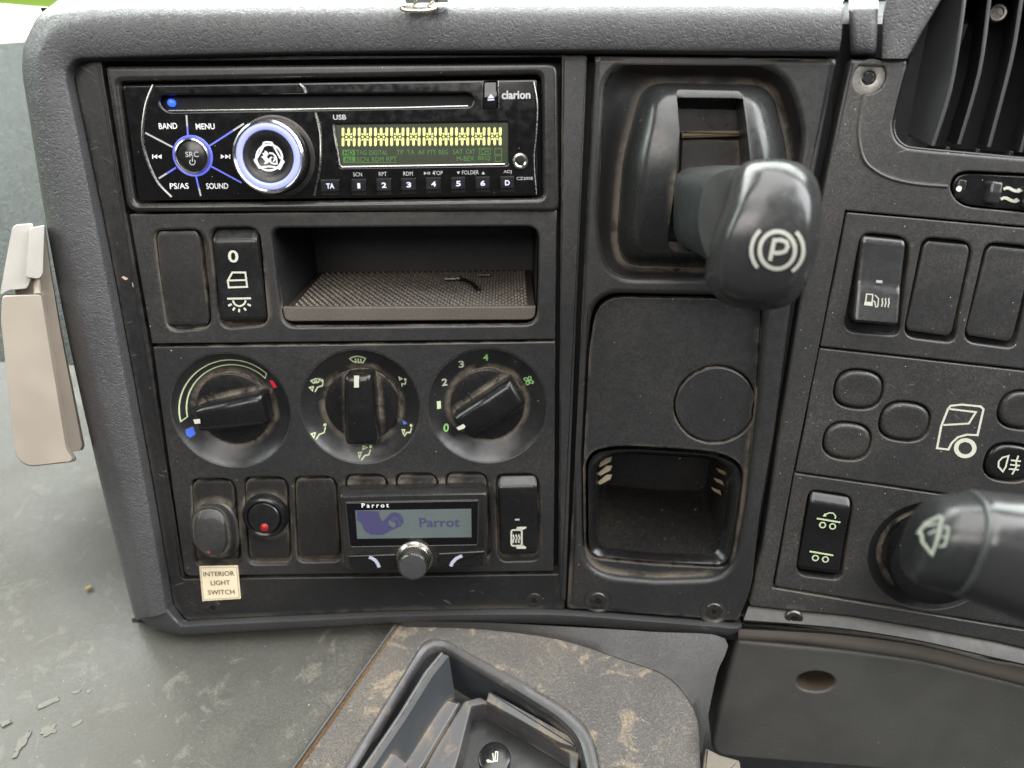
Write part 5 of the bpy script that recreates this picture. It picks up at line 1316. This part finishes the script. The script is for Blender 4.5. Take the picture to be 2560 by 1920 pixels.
# inner bin with a shoulder
binl = [(1160,1752,8),(1200,1742,6),(1290,1790,0),(1400,1852,0),(1448,1884,6),(1440,1960,0),(1020,2000,0),(1080,1886,0)]
part(ash, 'inner_bin', MB().plate(ulp(D, binl, 6, -15), -36, -15, .8, [ulp(D, [(1178,1766,4),(1212,1760,4),(1282,1800,0),(1388,1862,0),(1424,1884,4),(1424,1950,0),(1120,1980,0),(1150,1880,0)], 4, -15)], .8), M_CONS2)
part(ash, 'bin_floor', MB().plate(ulp(D, [(1100,1740),(1500,1800),(1480,2000),(1000,2000)], 0, -30), -33, -30, 0), M_SW)
part(ash, 'ledge', MB().plate(ulp(D, [(1222,1728,2),(1300,1770,0),(1420,1838,8),(1444,1870,6),(1400,1856,0),(1216,1752,0)], 3, -10), -16, -10, .5), M_CONS2)
lig = thing('cigarette_lighter', 'black cigarette lighter knob marked with a white cigarette in the ashtray', 'lighter', D, (1236, 1910), -24)
LH = -8
c = D.uv(1236, 1893, LH); k_ = D.mm(1236, 1893, LH)
part(lig, 'knob', MB().revolve(c, [(38 * k_, -34), (40 * k_, LH - 3), (41 * k_, LH - 1.6), (39 * k_, LH - .4), (35 * k_, LH), (.01, LH - .2)], 44, False), M_SWG)
mb = MB()
mb.stroke(D, cr(k16, [(1490,1188),(1505,1188),(1502,1252),(1485,1252)]), 2.6, LH + .12, True); mb.fill(D, cr(k16, [(1425,1245),(1440,1240),(1462,1250),(1480,1252),(1476,1262),(1450,1262),(1434,1262)]), LH + .12)
mb.stroke(D, cr(k16, [(1470,1196),(1478,1254)]), 2.4, LH + .14)
part(lig, 'cigarette_symbol', mb, P_CREAM)

# ------------------------------------------------------------------ beige holder on the left
bh = thing('beige_holder', 'beige plastic container hung on the left side of the dashboard', 'container', A, (100, 1150), -30)
def bl_(pts, h, r=14): return [(*A.uv(x, y, h), h) for x, y in rpoly(pts, r, 5)]
front = [(6,739,8),(103,736,8),(168,1126,10),(184,1147,4),(180,1155,5),(66,1168,26),(38,1140,24),(2,800,20)]
part(bh, 'front_shell', MB().loft([bl_([(x + 8, y - 2, r) for x, y, r in front], 0), bl_(front, 10), bl_([(x, y, r) for x, y, r in front], 17), bl_([(lerp(x, 80, .03), lerp(y, 950, .012), r) for x, y, r in front], 18.5)], True, True), M_BEIGE, ang=28)
back = [(30,600,10),(113,564,6),(127,669,0),(156,837,0),(186,985,0),(212,1114,4),(207,1125,3),(110,1140,8),(60,1000,0)]
part(bh, 'back_shell', MB().loft([bl_(back, -16), bl_([(x - 2, y, r) for x, y, r in back], -4), bl_([(lerp(x, 90, .06), y, r) for x, y, r in back], 1)], True, True), M_BEIGE, ang=28)
lidp = [(32,562,14),(84,558,8),(78,700,3),(68,722,8),(20,726,6),(0,738,4),(8,690,0)]
part(bh, 'lid', MB().loft([bl_(lidp, -6, 8), bl_(lidp, 9, 8), bl_([(lerp(x, 45, .06), lerp(y, 650, .02), r) for x, y, r in lidp], 10.5, 8)], True, True), M_BEIGEL, ang=28)
latch = [(74,570,8),(112,562,6),(108,684,4),(100,698,8),(64,694,8)]
part(bh, 'latch', MB().loft([bl_(latch, 2, 6), bl_(latch, 12.5, 6), bl_([(lerp(x, 90, .08), lerp(y, 630, .03), r) for x, y, r in latch], 14, 6)], True, True), M_BEIGEL, ang=28)
part(bh, 'hinge_pin', MB().tube([A.p3(91, 700, 6), A.p3(94, 736, 9)], 1.4, 10), M_BEIGE)

# ------------------------------------------------------------------ binder clip on the top pad
bc = thing('binder_clip', 'steel binder clip gripping the top edge of the dashboard pad', 'binder clip', A, (1045, 30), 4)
def bx_(pts): return [(960 + x / 11.06, y / 11.06) for x, y in pts]
loopw = bx_([(860,-60),(880,20),(840,110),(790,150),(600,150),(480,195),(500,250),(640,290),(960,305),(1250,285),(1440,235),(1465,190),(1380,180),(1290,190),(1245,165),(1290,110),(1400,20),(1430,-60)])
part(bc, 'wire_loop', MB().tube([Vector((*A.uv(p[0], p[1], 12), 12)) for p in cspline([Vector(q) for q in loopw], 5, False)], .72, 10), M_WIRE)
part(bc, 'jaw', MB().loft([[(*A.uv(x, y, h), h) for x, y in ((1010,-30),(1122,-30),(1120,6),(1014,8))] for h in (2, 11)], True, True), M_SW)

# ------------------------------------------------------------------ small litter
deb = solo('straw_fragment', 'tiny straw fragment lying on the grey floor', 'debris', E, (221, 1470), 1, MB().tube([E.p3(213,1473,1.8), E.p3(222,1469,2.0), E.p3(229,1467,1.8)], [.7, 1.0, .9], 8), plastic('straw', (.35, .24, .09), .7))
def jag(l, seed):
    rg2 = random.Random(seed); l = [Vector(p) for p in resample([Vector(p) for p in l], 44)]
    c0 = sum(l, Vector((0, 0))) / len(l); out = []; w = 0
    for p in l:
        w = .6 * w + rg2.uniform(-.22, .22); out.append(tuple(c0 + (p - c0) * (1 + w)))
    return ccw(out)
marks = [[(90,1765),(140,1742),(142,1752),(100,1772)], [(0,1806),(24,1796),(28,1806),(4,1818)], [(106,1822),(130,1808),(142,1812),(138,1828),(112,1842),(106,1836)], [(30,1898),(48,1850),(70,1826),(76,1832),(62,1862),(50,1874),(40,1896)], [(178,1730),(204,1724),(196,1732),(180,1736)], [(216,1726),(230,1722),(226,1732),(218,1734)], [(180,1812),(204,1796),(206,1806),(184,1818)]]
for i, q in enumerate(marks):
    c0 = (sum(p[0] for p in q) / len(q), sum(p[1] for p in q) / len(q))
    solo('tape_residue', ['long patch of dried tape glue nearest the dashboard on the floor', 'tape glue mark cut by the left picture edge', 'square patch of dried tape glue on the floor', 'curved strip of dried tape glue in the lower left corner', 'thin tape glue streak at the top of the glue marks', 'small chip of tape glue at the right end of the marks', 'slim tape glue flake right of the square patch'][i], 'glue mark', E, c0, 0,
         MB().plate(jag(ulp(E, q, 5, .6), i), .2, .62, 0), plastic('dried_glue_%d' % i, (.125, .117, .095), .42, .5, None, film=.95, film_col=(.075, .073, .064), speck=.3), group='tape glue marks on the floor')
